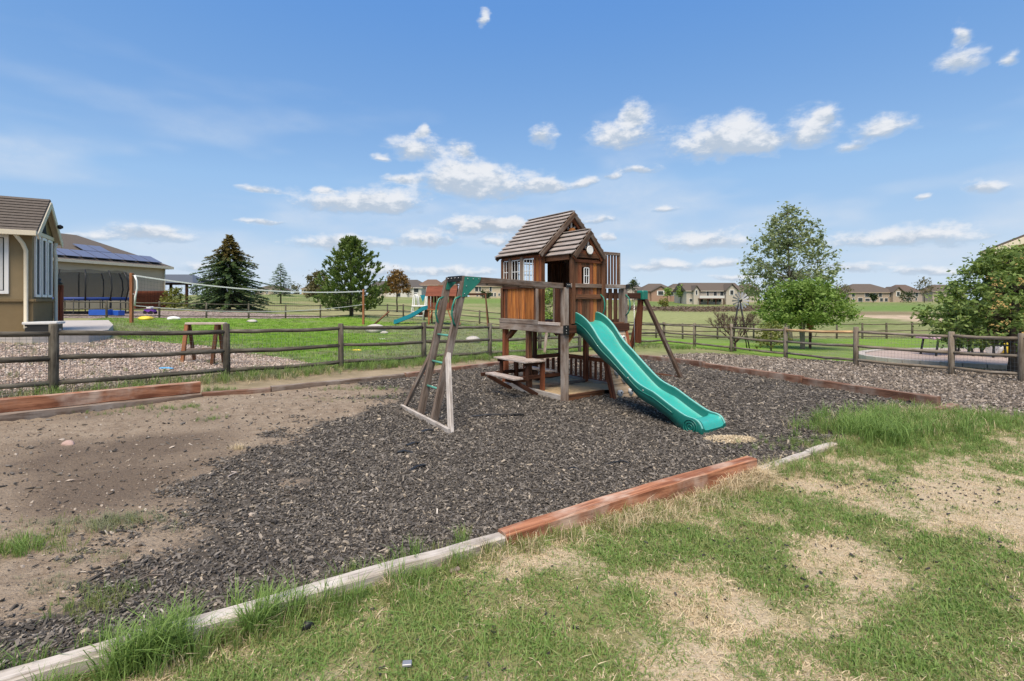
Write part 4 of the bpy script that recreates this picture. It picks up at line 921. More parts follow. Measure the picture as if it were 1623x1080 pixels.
# trampoline
TC = Vector((-30.2, 35.0, gz(-30.2, 35))); TR = 2.75
TP = thing('trampoline', TC, 'large round trampoline with black safety net and blue edge pad', 'trampoline')
def tp(a, r, z): return TC+Vector((math.cos(a)*r, math.sin(a)*r*.9, z))
part('jumping_mat', M['black'], TP, lambda m: m.prism([tp(i*6.2832/24, TR-.3, .98) for i in range(24)], (0, 0, -.01)))
part('edge_pad', M['padblue'], TP, lambda m: m.tube([tp(i*6.2832/32, TR-.1, 1.0) for i in range(33)], .13, 6, cap=False))
for i in range(12):
    a = i*6.2832/12+.2
    part('leg', M['black'], TP, lambda m: m.tube([tp(a, TR, .98), tp(a, TR, 0), tp(a+.3, TR, 0), tp(a+.3, TR, .98)], .035, 6))
    part('net_pole', M['black'], TP, lambda m: m.tube([tp(a, TR+.02, .9), tp(a, TR+.18, 1.7), tp(a, TR+.12, 2.4), tp(a, TR-.15, 2.95)], .045, 6))
mnet, nt, b = new_mat('safety_net'); setb(nt, b, (.02, .02, .02), .9, .1)
ms_ = nd(nt, 'ShaderNodeMixShader', {0: .46, 1: nd(nt, 'ShaderNodeBsdfTransparent').outputs[0], 2: b.outputs[0]}); nt.links.new(ms_.outputs[0], nt.nodes['Material Output'].inputs[0])
tn = MB()
for j, (r, z) in enumerate([(TR-.15, 1.05), (TR+.02, 1.8), (TR, 2.4), (TR-.18, 2.95)]):
    for i in range(32): tn.v.append(tp(i*6.2832/32, r, z-.05*math.cos(i*6.2832/8*2+.4*8)*(j == 3)))
for j in range(3):
    for i in range(32): tn.face([j*32+i, j*32+(i+1) % 32, (j+1)*32+(i+1) % 32, (j+1)*32+i], [(0, 0)]*4, True)
build('safety_net', tn, mnet, TP)
p = gpt(160, 32.5); boxthing('storage_bin', p+Vector((0, 0, .02)), 1.1, .6, .38, 'blue', 'long blue plastic bin under the trampoline', 'bin', .1)
p = gpt(185, 33.0); boxthing('storage_bin', p+Vector((0, 0, .02)), .7, .5, .34, 'blue', 'short blue plastic bin at the right end of the trampoline', 'bin', -.1)
# pergola, red fence
pg0 = at(283, 475, 50); pg0.z = .7
PGL = thing('patio_canopy', pg0, 'dark metal canopy on timber posts right of the solar house', 'canopy')
for sx2 in (-2.2, 2.2):
    for sy2 in (-1.6, 1.6): part('post', M['dkbrown'], PGL, lambda m: m.beam(pg0+Vector((sx2*.85, sy2, -.3)), pg0+Vector((sx2*.85, sy2, 2.55)), .2, .2, (0, 1, 0)))
part('canopy_roof', M['darkroof'], PGL, lambda m: [m.poly([pg0+Vector(v) for v in q]) for q in [((-2.7, -2, 2.6), (2.7, -2, 2.6), (1.4, 0, 3.5), (-1.4, 0, 3.5)), ((2.7, 2, 2.6), (-2.7, 2, 2.6), (-1.4, 0, 3.5), (1.4, 0, 3.5)), ((2.7, -2, 2.6), (2.7, 2, 2.6), (1.4, 0, 3.5)), ((-2.7, 2, 2.6), (-2.7, -2, 2.6), (-1.4, 0, 3.5))]])
part('canopy_beam', M['dkbrown'], PGL, lambda m: [m.beam(pg0+Vector((-5.2, -1.7, 2.5)), pg0+Vector((2.4, -1.7, 2.5)), .15, .2)])
f0, f1 = at(213, 478, 42), at(266, 478, 46); f0.z = gz(f0.x, f0.y)-.1; f1.z = gz(f1.x, f1.y)-.1
RF = thing('board_fence', f0, 'reddish board fence in front of the cream solar house', 'fence')
n_ = 30
for k in range(n_):
    a_, b_ = f0.lerp(f1, k/n_), f0.lerp(f1, (k+.94)/n_); a_.z += .05; b_.z = a_.z
    part('fence_board', M['redfence'], RF, lambda m: m.beam((a_+b_)/2, (a_+b_)/2+UPV*1.55, (b_-a_).length, .03, (0, 1, 0)))
for h_ in (.35, 1.2): part('fence_rail', M['redfence'], RF, lambda m: m.beam(f0+UPV*h_+Vector((0, .05, 0)), f1+UPV*h_+Vector((0, .05, 0)), .05, .1))
# volleyball posts and net
v0 = gpt(208.5, 23.7); v1 = gpt(576, 33)
vh0, vh1 = H-(433-HY)/F*23.7-v0.z, H-(459-HY)/F*33-v1.z
for v, hh, lab in ((v0, vh0, 'nearer cedar volleyball post left of the net'), (v1, vh1, 'farther cedar volleyball post by the round pine')):
    t = thing('net_post', v, lab, 'post', 'volleyball posts')
    part('post', M['cedar'], t, lambda m: m.beam(v-UPV*.4, v+UPV*hh, .13, .13, (0, 1, 0), .01))
    for h_ in (hh-.12, hh-1.0): part('hook', M['bolt'], t, lambda m: m.tube([v+UPV*h_+Vector((.07, -.05, 0)), v+UPV*h_+Vector((.16, -.03, 0))], .015, 6))
VN = thing('volleyball_net', v0.lerp(v1, .5), 'sagging volleyball net strung between the two cedar posts', 'net')
a0, a1 = v0+UPV*(vh0-.12)+Vector((.17, -.03, 0)), v1+UPV*(vh1-.12); b0, b1 = v0+UPV*(vh0-1.55)+Vector((.17, -.03, 0)), v1+UPV*(vh1-1.0)
def sag(a, b, s, n=24): return [a.lerp(b, i/n)-UPV*s*4*(i/n)*(1-i/n) for i in range(n+1)]
def tape(m, pts, w):
    for p_, q_ in zip(pts[:-1], pts[1:]): m.beam(p_, q_, .012, w)
ta, tb = sag(a0, a1, .34), sag(b0, b1, .38)
part('top_tape', M['white'], VN, lambda m: tape(m, ta, .065)); part('bottom_cord', M['curtain'], VN, lambda m: tape(m, tb, .035))
def netw(m):
    for i in range(0, 24):
        for s in range(4):
            t_ = s/4; p_ = ta[i].lerp(ta[i+1], t_); q_ = tb[i].lerp(tb[i+1], t_); m.tube([p_, q_], .0022, 3, cap=False)
    for k in range(1, 8):
        m.tube([p_.lerp(q_, k/8) for p_, q_ in zip(ta, tb)], .0022, 3, cap=False)
o = part('net_cords', M['net'], VN, netw); o['kind'] = 'stuff'
part('side_tape', M['white'], VN, lambda m: m.tube([a0, a0+Vector((.10, 0, -.25)), a0+Vector((.12, 0, -.6)), a0+Vector((.03, 0, -1.0)), b0], .04, 6))
# white stones, toys
def stone(p, rx, ry, rz, mat, label, cat='rock', name='rock', group=None, seed=0):
    m = MB(); n, k = 14, 8; r = random.Random(seed)
    ph = [r.uniform(0, 6) for _ in range(6)]
    for j in range(k+1):
        for i in range(n):
            a = 6.2832*i/n; e = -1.57+3.1416*j/k; f = 1+.16*math.sin(2*a+ph[0]+e)+.10*math.sin(3*a+ph[1]-2*e)+.07*math.sin(5*a+ph[2]+3*e)
            m.v.append(Vector(p)+Vector((rx*f*math.cos(a)*math.cos(e), ry*f*math.sin(a)*math.cos(e), rz*(.50+1.15*math.sin(e)*(.75 if e > 0 else .6)))))
    for j in range(k):
        for i in range(n): m.face([j*n+i, j*n+(i+1) % n, (j+1)*n+(i+1) % n, (j+1)*n+i], [(0, 0)]*4, True)
    return build(name, m, M[mat], None, org=p, label=label, cat=cat, **({'group': group} if group else {}))
GB = 'pale stones on the neighbour lawn'
stone(gpt(595, 27), .50, .3, .36, 'white2', 'pale boulder on the lawn right of the volleyball net', group=GB, seed=1)
stone(gpt(750, 22), .33, .26, .24, 'white2', 'low pale boulder seen between ladder and playhouse', group=GB, seed=2)
stone(gpt(609, 26.4), .18, .14, .12, 'white2', 'small pale stone beside the pale boulder', group=GB, seed=3)
stone(gpt(275, 30), .34, .25, .17, 'white', 'white dome shaped toy left on the far lawn edge', 'toy', 'toy_dome', seed=4)
stone(gpt(400, 31), .36, .3, .15, 'white2', 'white stone under the volleyball net', group=GB, seed=5)
stone(gpt(231, 28.5), .42, .3, .18, 'yellow', 'yellow toy on the grass right of the near volleyball post', 'toy', 'yellow_toy', seed=6)
stone(gpt(565, 17), .16, .06, .05, 'yellow', 'yellow toy scrap lying in the grass below the far volleyball post', 'toy', 'yellow_toy', seed=7)
stone(gpt(102, 10.4, .01), .13, .13, .07, 'skyblue', 'light blue ball shaped toy on the gravel behind the fence', 'toy', 'blue_toy', seed=8)
stone(gpt(262, 10.6, .005), .16, .05, .03, 'skyblue', 'flat pale blue scrap on the pink gravel', 'toy', 'blue_scrap', seed=9)
stone(gpt(108, 5.55, -.0), .075, .05, .055, 'pinkstone', 'pinkish stone alone on the dark dirt', seed=10)
stone(gpt(605, 23.0), .25, .06, .03, 'white', 'flat white scrap in the grass', 'scrap', 'white_scrap', seed=12)
p = gpt(238, 36); TT = thing('toy_car', p, 'purple and white toy car parked on the far gravel', 'toy')
part('body', M['purple'], TT, lambda m: m.box(p+Vector((-.35, -.2, .12)), p+Vector((.35, .2, .38)), .06)); part('roof', M['white'], TT, lambda m: m.box(p+Vector((-.18, -.17, .385)), p+Vector((.15, .17, .55)), .05))
for sx2 in (-.22, .22):
    for sy2 in (-.22, .22): part('wheel', M['black'], TT, lambda m: m.lathe(p+Vector((sx2, sy2, .12)), [(.12, -.04), (.12, .04)], 12, Vector((0, 1, 0))))
# wooden A frame behind the fence
p = gpt(315, 11.6); AFR = thing('climbing_frame', p, 'small wooden A frame with a pale top bar behind the left fence', 'frame')
for s, dx in ((-1, -.40), (1, .30)):
    part('leg', M['cedar' if s < 0 else 'brown'], AFR, lambda m: m.beam(p+Vector((dx, 0, -.1)), p+Vector((dx+.12, 0, .92)), .085, .05, (0, 1, 0)))
    part('leg', M['brown'], AFR, lambda m: m.beam(p+Vector((dx+.03, .45, -.1)), p+Vector((dx+.14, .06, .92)), .07, .05, (0, 1, 0)))
part('top_bar', M['tabletop'], AFR, lambda m: m.beam(p+Vector((-.30, .02, .945)), p+Vector((.62, .02, .945)), .12, .045))
part('lower_bar', M['post'], AFR, lambda m: m.beam(p+Vector((-.36, .03, .32)), p+Vector((.36, .03, .34)), .04, .07))
p = gpt(848, 17.0); WL = thing('wooden_ladder', p, 'short wooden ladder frame leaning in the grass behind the picnic table', 'ladder')
for dx in (-.26, .30): part('rail', M['post'], WL, lambda m: m.beam(p+Vector((dx, 0, -.1)), p+Vector((dx+.12, .15, .95)), .09, .05, (0, 1, 0)))
for z_ in (.2, .5, .8): part('rung', M['fence'], WL, lambda m: m.beam(p+Vector((-.22+z_*.11, .02+z_*.15, z_)), p+Vector((.28+z_*.11, .02+z_*.15, z_)), .04, .05))
# ------------------------------------------------------------------ second play set and white climber in the neighbour yard
q = gpt(700, 33); NP = thing('small_play_set', q, 'distant reddish play set with a teal slide and a plank roof', 'play set')
Q = lambda x, y, z: q+Vector((x, y, z))
for sx2 in (-.75, .75):
    for sy2 in (-.6, .6): part('post', M['cedar'], NP, lambda m: m.beam(Q(sx2, sy2, -.3), Q(sx2, sy2, 2.0), .1, .1, (0, 1, 0)))
part('deck', M['cedar'], NP, lambda m: m.box(Q(-.85, -.7, .95), Q(.85, .7, 1.05)))
for k in range(8):
    part('wall_board', M['redfence'], NP, lambda m: m.beam(Q(-.72+k*.2, -.66, 1.07), Q(-.72+k*.2, -.66, 1.95 if k in (0, 3, 4, 7) else 1.45), .17, .03, (0, 1, 0)))
    part('wall_board', M['redfence'], NP, lambda m: m.beam(Q(-.72+k*.2, .66, 1.07), Q(-.72+k*.2, .66, 1.9), .17, .03, (0, 1, 0)))
part('gable', M['brown'], NP, lambda m: m.prism([Q(-.86, -.62, 1.95), Q(-.86, .62, 1.95), Q(-.86, 0, 2.5)], (.05, 0, 0)))
nr_ = part('roof', M['brown'], NP, lambda m: m.beam(Q(-.9, 0, 2.55), Q(1.0, 0, 2.55), .08, .06))
for s in (-1, 1):
    for k in range(5):
        t0_ = k/5; y0_, z0_ = s*(.82-.8*t0_), 1.86+.66*t0_
        part('roof_board', M['redfence' if s < 0 else 'brown'], nr_, lambda m: m.beam(Q(-.95, y0_-s*.07, z0_+.07), Q(1.05, y0_-s*.07, z0_+.07), .02, .20, (0, -s*.77, .63)))
m = MB(); pr_ = [(-.9, 1.05), (-1.2, .98), (-1.6, .72), (-2.1, .45), (-2.5, .30), (-2.95, .12), (-3.1, .10)]
for i in range(len(pr_)-1):
    (x0_, z0_), (x1_, z1_) = pr_[i], pr_[i+1]
    m.poly([Q(x0_, -.3, z0_), Q(x1_, -.3, z1_), Q(x1_, .3, z1_), Q(x0_, .3, z0_)])
    for sy2 in (-.32, .28): m.prism([Q(x0_, sy2, z0_-.05), Q(x1_, sy2, z1_-.05), Q(x1_, sy2, z1_+.22), Q(x0_, sy2, z0_+.22)], (0, .04, 0))
M['teal'] = plain('teal_plastic', (.012, .20, .27), .35, .15); build('slide', m, M['teal'], NP)
part('climbing_wall', M['cedar'], NP, lambda m: m.prism([Q(.75, -.62, 1.0), Q(1.25, -.62, 0), Q(1.25, .3, 0), Q(.75, .3, 1.0)], (-.05, 0, 0)))
for k in range(4): part('climbing_hold', M['white'], NP, lambda m: m.lathe(Q(.86+k*.11, -.64, .82-k*.22), [(.05, 0), (.05, .04), (.02, .06)], 8, Vector((0, -1, 0))))
part('swing_beam', M['dkbrown'], NP, lambda m: m.beam(Q(.8, 0, 2.0), Q(3.0, 0, 2.0), .1, .14))
for sy2 in (-.9, .9): part('swing_leg', M['brown'], NP, lambda m: m.beam(Q(3.1, sy2, -.2), Q(2.9, 0, 2.0), .1, .08, (1, 0, 0)))
for x_, y_ in ((-.5, -.62), (.5, -.62)): part('brace', M['cedar'], NP, lambda m: m.beam(Q(x_, y_, .95), Q(x_*1.5, y_, .2), .07, .07, (0, 1, 0)))
part('leaning_log', M['brown'], NP, lambda m: m.tube([Q(-4.4, -.3, 0), Q(-3.5, .1, .85)], .06, 6))
q = gpt(668, 36.5); WC = thing('toddler_climber', q, 'white plastic climbing tower left of the distant teal slide', 'climber')
for sx2 in (-.55, .35):
    for sy2 in (-.35, .35):
        part('side_rail', M['white'], WC, lambda m: m.tube([Q(sx2-.22, sy2, 0), Q(sx2-.05, sy2*.9, 1.0), Q(sx2+.02, sy2*.85, 1.75), Q(sx2+.14, sy2*.8, 1.9), Q(sx2+.26, sy2*.85, 1.75), Q(sx2+.32, sy2*.9, 1.1)], .05, 8))
part('platform', M['white'], WC, lambda m: m.box(Q(-.65, -.4, 1.0), Q(.72, .4, 1.10), .03))
for z_ in (.3, .6): part('step', M['curtain'], WC, lambda m: m.box(Q(-.62, -.36, z_), Q(.2, -.30, z_+.08), .02))
part('side_panel', M['dkbrown'], WC, lambda m: m.box(Q(-.2, -.1, .25), Q(.5, .3, .95), .02)); part('canopy', M['teal'], WC, lambda m: m.prism([Q(-.05, -.3, 1.85), Q(.35, -.3, 1.85), Q(.15, -.3, 1.35)], (0, .05, 0)))
# ------------------------------------------------------------------ right side: gold house, patio, furniture
GH = thing('gold_house', (21, 22, -.3), 'gold stucco house gable with dark roof edge at the right border', 'house')
part('wall', M['gold'], GH, lambda m: m.prism([(20.9, 22, -.8), (33, 22, -.8), (33, 22, 3.75), (27, 22, 6.1), (20.9, 22, 3.75)], (9, 6, 0)))
e_, r_ = Vector((20.2, 21.5, 3.62)), Vector((27, 21.5, 6.27)); e2 = Vector((33.8, 21.5, 3.62))
for a_, b_ in ((e_, r_), (e2, r_)):
    rr_ = part('roof', M['asphalt'], GH, lambda m: m.prism([a_, b_, b_+UPV*.12, a_+UPV*.12], (9.5, 6.4, 0)))
    part('fascia', M['trim'], rr_, lambda m: m.beam(a_-UPV*.12+Vector((0, -.03, 0)), b_-UPV*.12+Vector((0, -.03, 0)), .05, .26))
pane_win(Vector((24, 21.98, 1.0)), 1.4, 1.5, .1, GH, ux=Vector((1, 0, 0)), nz=Vector((0, -1, 0)))
pc = Vector((16.9, 16.7, -.255)); pts_ = [pc+Vector((4.75*math.cos(i*6.2832/48), 2.5*math.sin(i*6.2832/48), 0)) for i in range(48)]
M['paver'] = plain('pinkish_paving', (.36, .29, .255), .9, .12, 6, .2, 0, .4)
part('stone_patio', M['paver'], None, lambda m: m.prism(pts_, (0, 0, -.4)), org=pc, kind='structure')
PK = thing('patio_kerb', pc, 'curved pale stone kerb round the paved patio', 'kerb')
for i in range(48):
    a0_, a1_ = i*6.2832/48, (i+.95)*6.2832/48; f_ = lambda a, k: pc+Vector(((4.75+k)*math.cos(a), (2.5+k)*math.sin(a), .035))
    part('kerb_stone', M['concrete'], PK, lambda m: m.prism([f_(a0_, .02), f_(a1_, .02), f_(a1_, .28), f_(a0_, .28)], (0, 0, -.3)))
def table(px, d, label, topm, legm, w, dp, h, cat='table', z=None):
    c = gpt(px, d); c.z = pc.z if z is None else z; t = thing('patio_'+cat, c, label, cat)
    part('table_top', M[topm], t, lambda m: m.box(c+Vector((-w/2, -dp/2, h-.06)), c+Vector((w/2, dp/2, h)), .02))
    for sx2 in (-1, 1):
        for sy2 in (-1, 1): part('leg', M[legm], t, lambda m: m.beam(c+Vector((sx2*w*.42, sy2*dp*.4, 0)), c+Vector((sx2*w*.36, sy2*dp*.38, h-.06)), .05, .05, (0, 1, 0)))
    return t
M['pinkcloth'] = plain('faded_pink_cloth', (.50, .33, .38), .9, .15, 9)
table(1500, 17.2, 'patio table with a faded pink top behind the fence post', 'pinkcloth', 'black', 1.5, .8, .62)
table(1545, 17.8, 'low patio bench with a red cushion under the leafy tree', 'redp', 'black', 1.0, .5, .48, 'bench')
t = table(1575, 16.6, 'black metal patio chair under the leafy tree', 'black', 'black', .5, .5, .44, 'chair'); c = gpt(1575, 16.6); c.z = pc.z
part('backrest', M['black'], t, lambda m: [m.beam(c+Vector((.2, k*.09-.2, .44)), c+Vector((.27, k*.09-.2, .95)), .03, .02, (0, 1, 0)) for k in range(5)])
c = gpt(1592, 17.4); c.z = pc.z; BR = thing('play_barrel', c, 'yellow barrel shaped toy tunnel with a white end standing under the leafy tree', 'toy')
part('barrel', M['yellow'], BR, lambda m: m.lathe(c+Vector((-.3, 0, .32)), [(.28, 0), (.33, .1), (.34, .3), (.33, .5), (.28, .6)], 16, Vector((1, 0, 0))))
part('end_ring', M['white'], BR, lambda m: m.lathe(c+Vector((-.36, 0, .30)), [(.30, -.10), (.33, -.05), (.30, .05)], 16, Vector((1, 0, 0))))
part('foot', M['black'], BR, lambda m: m.box(c+Vector((-.25, -.25, 0)), c+Vector((.25, .25, .05))))
# birdhouse, windmill
c = gpt(1284, 24); BH = thing('bird_house', c, 'small orange brown bird house on a dark post before the dense green tree', 'bird house')
part('post', M['dkbrown'], BH, lambda m: m.beam(c-UPV*.3, c+UPV*.95, .09, .09, (0, 1, 0)))
part('box', M['cedar'], BH, lambda m: m.box(c+Vector((-.12, -.1, .955)), c+Vector((.12, .1, 1.30)))); part('roof', M['orange'], BH, lambda m: m.prism([c+Vector((-.18, -.14, 1.30)), c+Vector((.18, -.14, 1.30)), c+Vector((0, -.14, 1.46))], (0, .28, 0)))
part('entrance', M['black'], BH, lambda m: m.lathe(c+Vector((0, -.105, 1.15)), [(.035, 0), (.035, .006)], 10, Vector((0, -1, 0))))
c = gpt(1172, 21); WM = thing('garden_windmill', c, 'metal garden windmill with pale fan blades behind the bare bush', 'windmill'); hz = H-(477-HY)/F*21-c.z
for k in range(4):
    a = k*1.5708+.5; part('tower_leg', M['black'], WM, lambda m: m.tube([c+Vector((.52*math.cos(a), .52*math.sin(a), -.1)), c+Vector((.04*math.cos(a), .04*math.sin(a), hz-.05))], .022, 6))
for z_ in (.5, 1.0): part('cross_ring', M['black'], WM, lambda m: m.tube([c+Vector(((.52-.24*z_)*math.cos(k*1.5708+.5), (.52-.24*z_)*math.sin(k*1.5708+.5), z_)) for k in range(5)], .012, 5))
M['silver'] = plain('galvanised_blade', (.30, .31, .33), .45, .1, 5, .5, .4)
hub = c+Vector((0, -.12, hz)); part('hub', M['black'], WM, lambda m: m.lathe(hub, [(.05, -.05), (.05, .05)], 10, Vector((0, -1, 0))))
for k in range(14):
    a = k*6.2832/14; d_ = Vector((math.cos(a), 0, math.sin(a))); s_ = Vector((-math.sin(a), .35, math.cos(a)))
    part('blade', M['silver'], WM, lambda m: m.prism([hub+d_*.10-s_*.014, hub+d_*.36-s_*.040, hub+d_*.36+s_*.040, hub+d_*.10+s_*.014], (0, .006, 0)))
part('tail', M['silver'], WM, lambda m: m.prism([hub+Vector((0, .1, -.02)), hub+Vector((.1, .5, -.12)), hub+Vector((.1, .5, .12)), hub+Vector((0, .1, .02))], (.01, 0, 0)))
# ------------------------------------------------------------------ far houses
HM = {}
def hm(col):
    k = tuple(col)
    if k not in HM: HM[k] = plain('far_house_paint', col, .9, .07, .5, .1, 0, 0)
    return HM[k]
ROOFG = (.095, .088, .082); ROOFB = (.115, .095, .08)
def far_house(px0, px1, d, ybase, yeave, yridge, wallc, roofc, label, rows, hip=True, gables=(), depth=10, name='far_house', deck=None, chim=False):
    x0, x1 = (px0-CX)/F*d, (px1-CX)/F*d; zb, ze, zr = [H-(y-HY)/F*d for y in (ybase, yeave, yridge)]
    t = thing(name, (x0, d, zb), label, 'house', 'houses beyond the field'); w = x1-x0
    part('wall', hm(wallc), t, lambda m: m.prism([(x0, d, zb-4), (x1, d, zb-4), (x1, d, ze), (x0, d, ze)], (0, depth, 0)))
    o = .5; hx = min(depth/2, w*.35) if hip else 0
    A1, B1, C1, D1 = [Vector(v) for v in ((x0-o, d-o, ze), (x1+o, d-o, ze), (x1+o, d+depth+o, ze), (x0-o, d+depth+o, ze))]; r0, r1 = Vector((x0-o+hx, d+depth/2, zr)), Vector((x1+o-hx, d+depth/2, zr))
    rf = part('roof', hm(roofc), t, lambda m: [m.poly([A1, B1, r1, r0]), m.poly([C1, D1, r0, r1]), m.poly([B1, C1, r1]), m.poly([D1, A1, r0]), m.poly([D1-UPV*.05, C1-UPV*.05, B1-UPV*.05, A1-UPV*.05])])
    part('fascia', hm(tuple(c*.9 for c in wallc)), rf, lambda m: m.beam(A1-UPV*.15, B1-UPV*.15, .1, .3))
    if chim: part('chimney', hm(wallc), rf, lambda m: m.box((x0+w*.6, d+depth/2, ze), (x0+w*.6+.9, d+depth/2+.9, zr+1.0)))
    for (gx0, gx1, gy) in gables:
        a_, b_ = (gx0-CX)/F*d, (gx1-CX)/F*d; zt_ = H-(gy-HY)/F*d; zz = min(ze-.1, zt_-(b_-a_)*.28)
        gb = part('gable_wing', hm(wallc), t, lambda m: m.prism([(a_, d-1.5, zb-4), (b_, d-1.5, zb-4), (b_, d-1.5, zz), ((a_+b_)/2, d-1.5, zt_), (a_, d-1.5, zz)], (0, 5, 0)))
        for e0 in ((a_-.4, zz-.15), (b_+.4, zz-.15)):
            part('gable_roof', hm(roofc), gb, lambda m: m.prism([(e0[0], d-2, e0[1]), ((a_+b_)/2, d-2, zt_+.1), ((a_+b_)/2, d-2, zt_+.4), (e0[0], d-2, e0[1]+.3)], (0, 7, 0)))
        part('gable_window', M['white'], gb, lambda m: m.box(((a_+b_)/2-(b_-a_)*.2, d-1.58, zz-1.6), ((a_+b_)/2+(b_-a_)*.2, d-1.50, zz+.4)))
        part('gable_pane', M['glass'], gb, lambda m: m.box(((a_+b_)/2-(b_-a_)*.14, d-1.62, zz-1.4), ((a_+b_)/2+(b_-a_)*.14, d-1.585, zz+.2)))
    for (n, zc, ww, wh, a0_, a1_) in rows:
        for k in range(n):
            if RN.random() < .22: continue
            cx_ = x0+w*(a0_+(a1_-a0_)*(k+.5+RN.uniform(-.22, .22))/n); z_ = zb+(ze-zb)*zc; ww_, wh_ = ww, wh; ww, wh = ww*RN.choice((.6, 1, 1.5)), wh*RN.choice((.75, 1, 1.15))
            wf = part('window_frame', M['white'], t, lambda m: m.box((cx_-ww/2-.12, d-.08, z_-wh/2-.12), (cx_+ww/2+.12, d-.01, z_+wh/2+.12)))
            part('pane', M['glass'], wf, lambda m: m.box((cx_-ww/2, d-.12, z_-wh/2), (cx_+ww/2, d-.082, z_+wh/2))); ww, wh = ww_, wh_
    if deck:
        a_, b_, zf = deck; xa, xb, zd = x0+w*a_, x0+w*b_, zb+(ze-zb)*zf
        dk = part('deck', M['brown'], t, lambda m: m.box((xa, d-3.2, zd-.25), (xb, d-.13, zd)))
        part('deck_railing', M['curtain'], dk, lambda m: m.box((xa, d-3.2, zd+.01), (xb, d-3.1, zd+.95)))
        for k in range(4): part('deck_post', M['dkbrown'], dk, lambda m: m.box((xa+(xb-xa-.3)*k/3, d-3.1, zb-1), (xa+(xb-xa-.3)*k/3+.3, d-2.8, zd-.26)))
    return t
W2 = lambda n: [(n, .28, 1.2, 1.3, .05, .95), (n, .76, 1.2, 1.5, .05, .95)]
far_house(1088, 1176, 185, 482, 461, 447.5, (.44, .40, .335), ROOFB, 'large pale stone house with dark roof, twin gables and a deck beyond the field', W2(7), False, [(1097, 1106, 454), (1148, 1166, 451)], 14, deck=(.18, .62, .42))
far_house(1018, 1072, 215, 471, 461, 449, (.33, .215, .16), ROOFB, 'tan brick house with a broad hipped roof left of the stone house', [(3, .5, 1.6, 1.2, .45, .95)], True, [(1031, 1060, 454.5)], 14)
far_house(1064, 1092, 250, 471, 457, 449.5, (.45, .37, .27), ROOFB, 'cream house roof peeping out behind the tan brick house', [(2, .6, 1.4, 1.2, .1, .9)], True)
far_house(990, 1016, 260, 470, 456, 450, (.42, .38, .34), ROOFG, 'grey house far off just right of the playhouse railing', [(2, .6, 1.4, 1.4, .1, .9)], True)
far_house(1175, 1204, 215, 476, 460, 450, (.42, .38, .32), ROOFB, 'pale house half hidden behind the dense green tree', W2(2), True)
far_house(1345, 1424, 205, 480, 463.5, 449.5, (.37, .30, .235), ROOFB, 'stone house with brick end wall and brown roof at far right', W2(7), True, [(1411, 1427, 456)], 14)
far_house(1421, 1462, 215, 479, 463, 451, (.34, .29, .25), (.12, .09, .075), 'brown roofed house partly hidden by the leafy tree at far right', W2(3), True)
far_house(1478, 1530, 225, 478, 462, 451, (.36, .31, .26), ROOFB, 'dim house roof behind the leafy tree', W2(3), True)
far_house(744, 806, 190, 473, 453.5, 446, (.47, .39, .29), ROOFB, 'wide cream house with two rows of windows seen behind the play set beam', [(9, .30, 1.0, 1.2, .15, .97), (6, .74, 1.2, 1.6, .1, .9)], True, chim=True)
far_house(697, 722, 205, 470, 452, 442, (.35, .17, .09), ROOFB, 'reddish brown house with a low roof beside the ladder top', W2(2), True)
far_house(664, 700, 215, 470, 452, 442.5, (.44, .36, .29), (.15, .105, .08), 'cream house with brown roof beside the ladder legs', W2(4), True)
far_house(612, 668, 195, 472, 456, 447, (.56, .54, .50), ROOFG, 'grey roofed house with white gables left of the distant play set', W2(5), True, [(617, 629, 452), (636, 647, 453)])
far_house(628, 672, 235, 466, 452, 443, (.45, .41, .36), ROOFG, 'cream house with a dark hipped roof behind the white gabled one', W2(4), True)
far_house(585, 622, 240, 468, 453, 445, (.42, .38, .32), ROOFG, 'grey roofed house between the round pine and the orange tree', W2(3), True)
far_house(478, 506, 230, 470, 458, 451, (.50, .42, .29), ROOFB, 'cream house far off left of the round pine', W2(3), True)
far_house(404, 446, 240, 471, 459, 452, (.44, .38, .30), ROOFB, 'tan house far off between the two spruces', W2(3), True)
far_house(806, 850, 225, 470, 455, 446, (.45, .40, .34), ROOFG, 'cream house showing through the playhouse opening', W2(4), True)
far_house(850, 900, 230, 470, 456, 447, (.46, .37, .28), ROOFB, 'tan house far behind the playhouse', W2(4), True)
# ------------------------------------------------------------------ trees and bushes
def quads(C_, U_, V_):
    """leaf shaped quads: centres, half length vectors, half width vectors"""
    n = len(C_); P = np.empty((n, 4, 3)); P[:, 0] = C_-U_; P[:, 1] = C_+V_-U_*.1; P[:, 2] = C_+U_; P[:, 3] = C_-V_-U_*.1
    return P.reshape(-1, 3), np.arange(n*4).reshape(n, 4)
def rdirs(n, flat=1.0):
    v = NR.normal(size=(n, 3)); v[:, 2] *= flat; return v/np.linalg.norm(v, axis=1)[:, None]
def leaves_at(P, L_, W_, flat=.7):
    n = len(P); u = rdirs(n, flat); w = np.cross(u, rdirs(n)); w /= np.linalg.norm(w, axis=1)[:, None]
    s = np.clip(NR.lognormal(-.05, .3, n), .45, 1.8)[:, None]
    return quads(P, u*L_*s, w*W_*s)
M['bark'] = plain('bark', (.10, .08, .065), .95, .3, 8, .1, 0, .8); M['barkpale'] = plain('pale_bark', (.24, .21, .17), .95, .25, 6, .1, 0, .8)
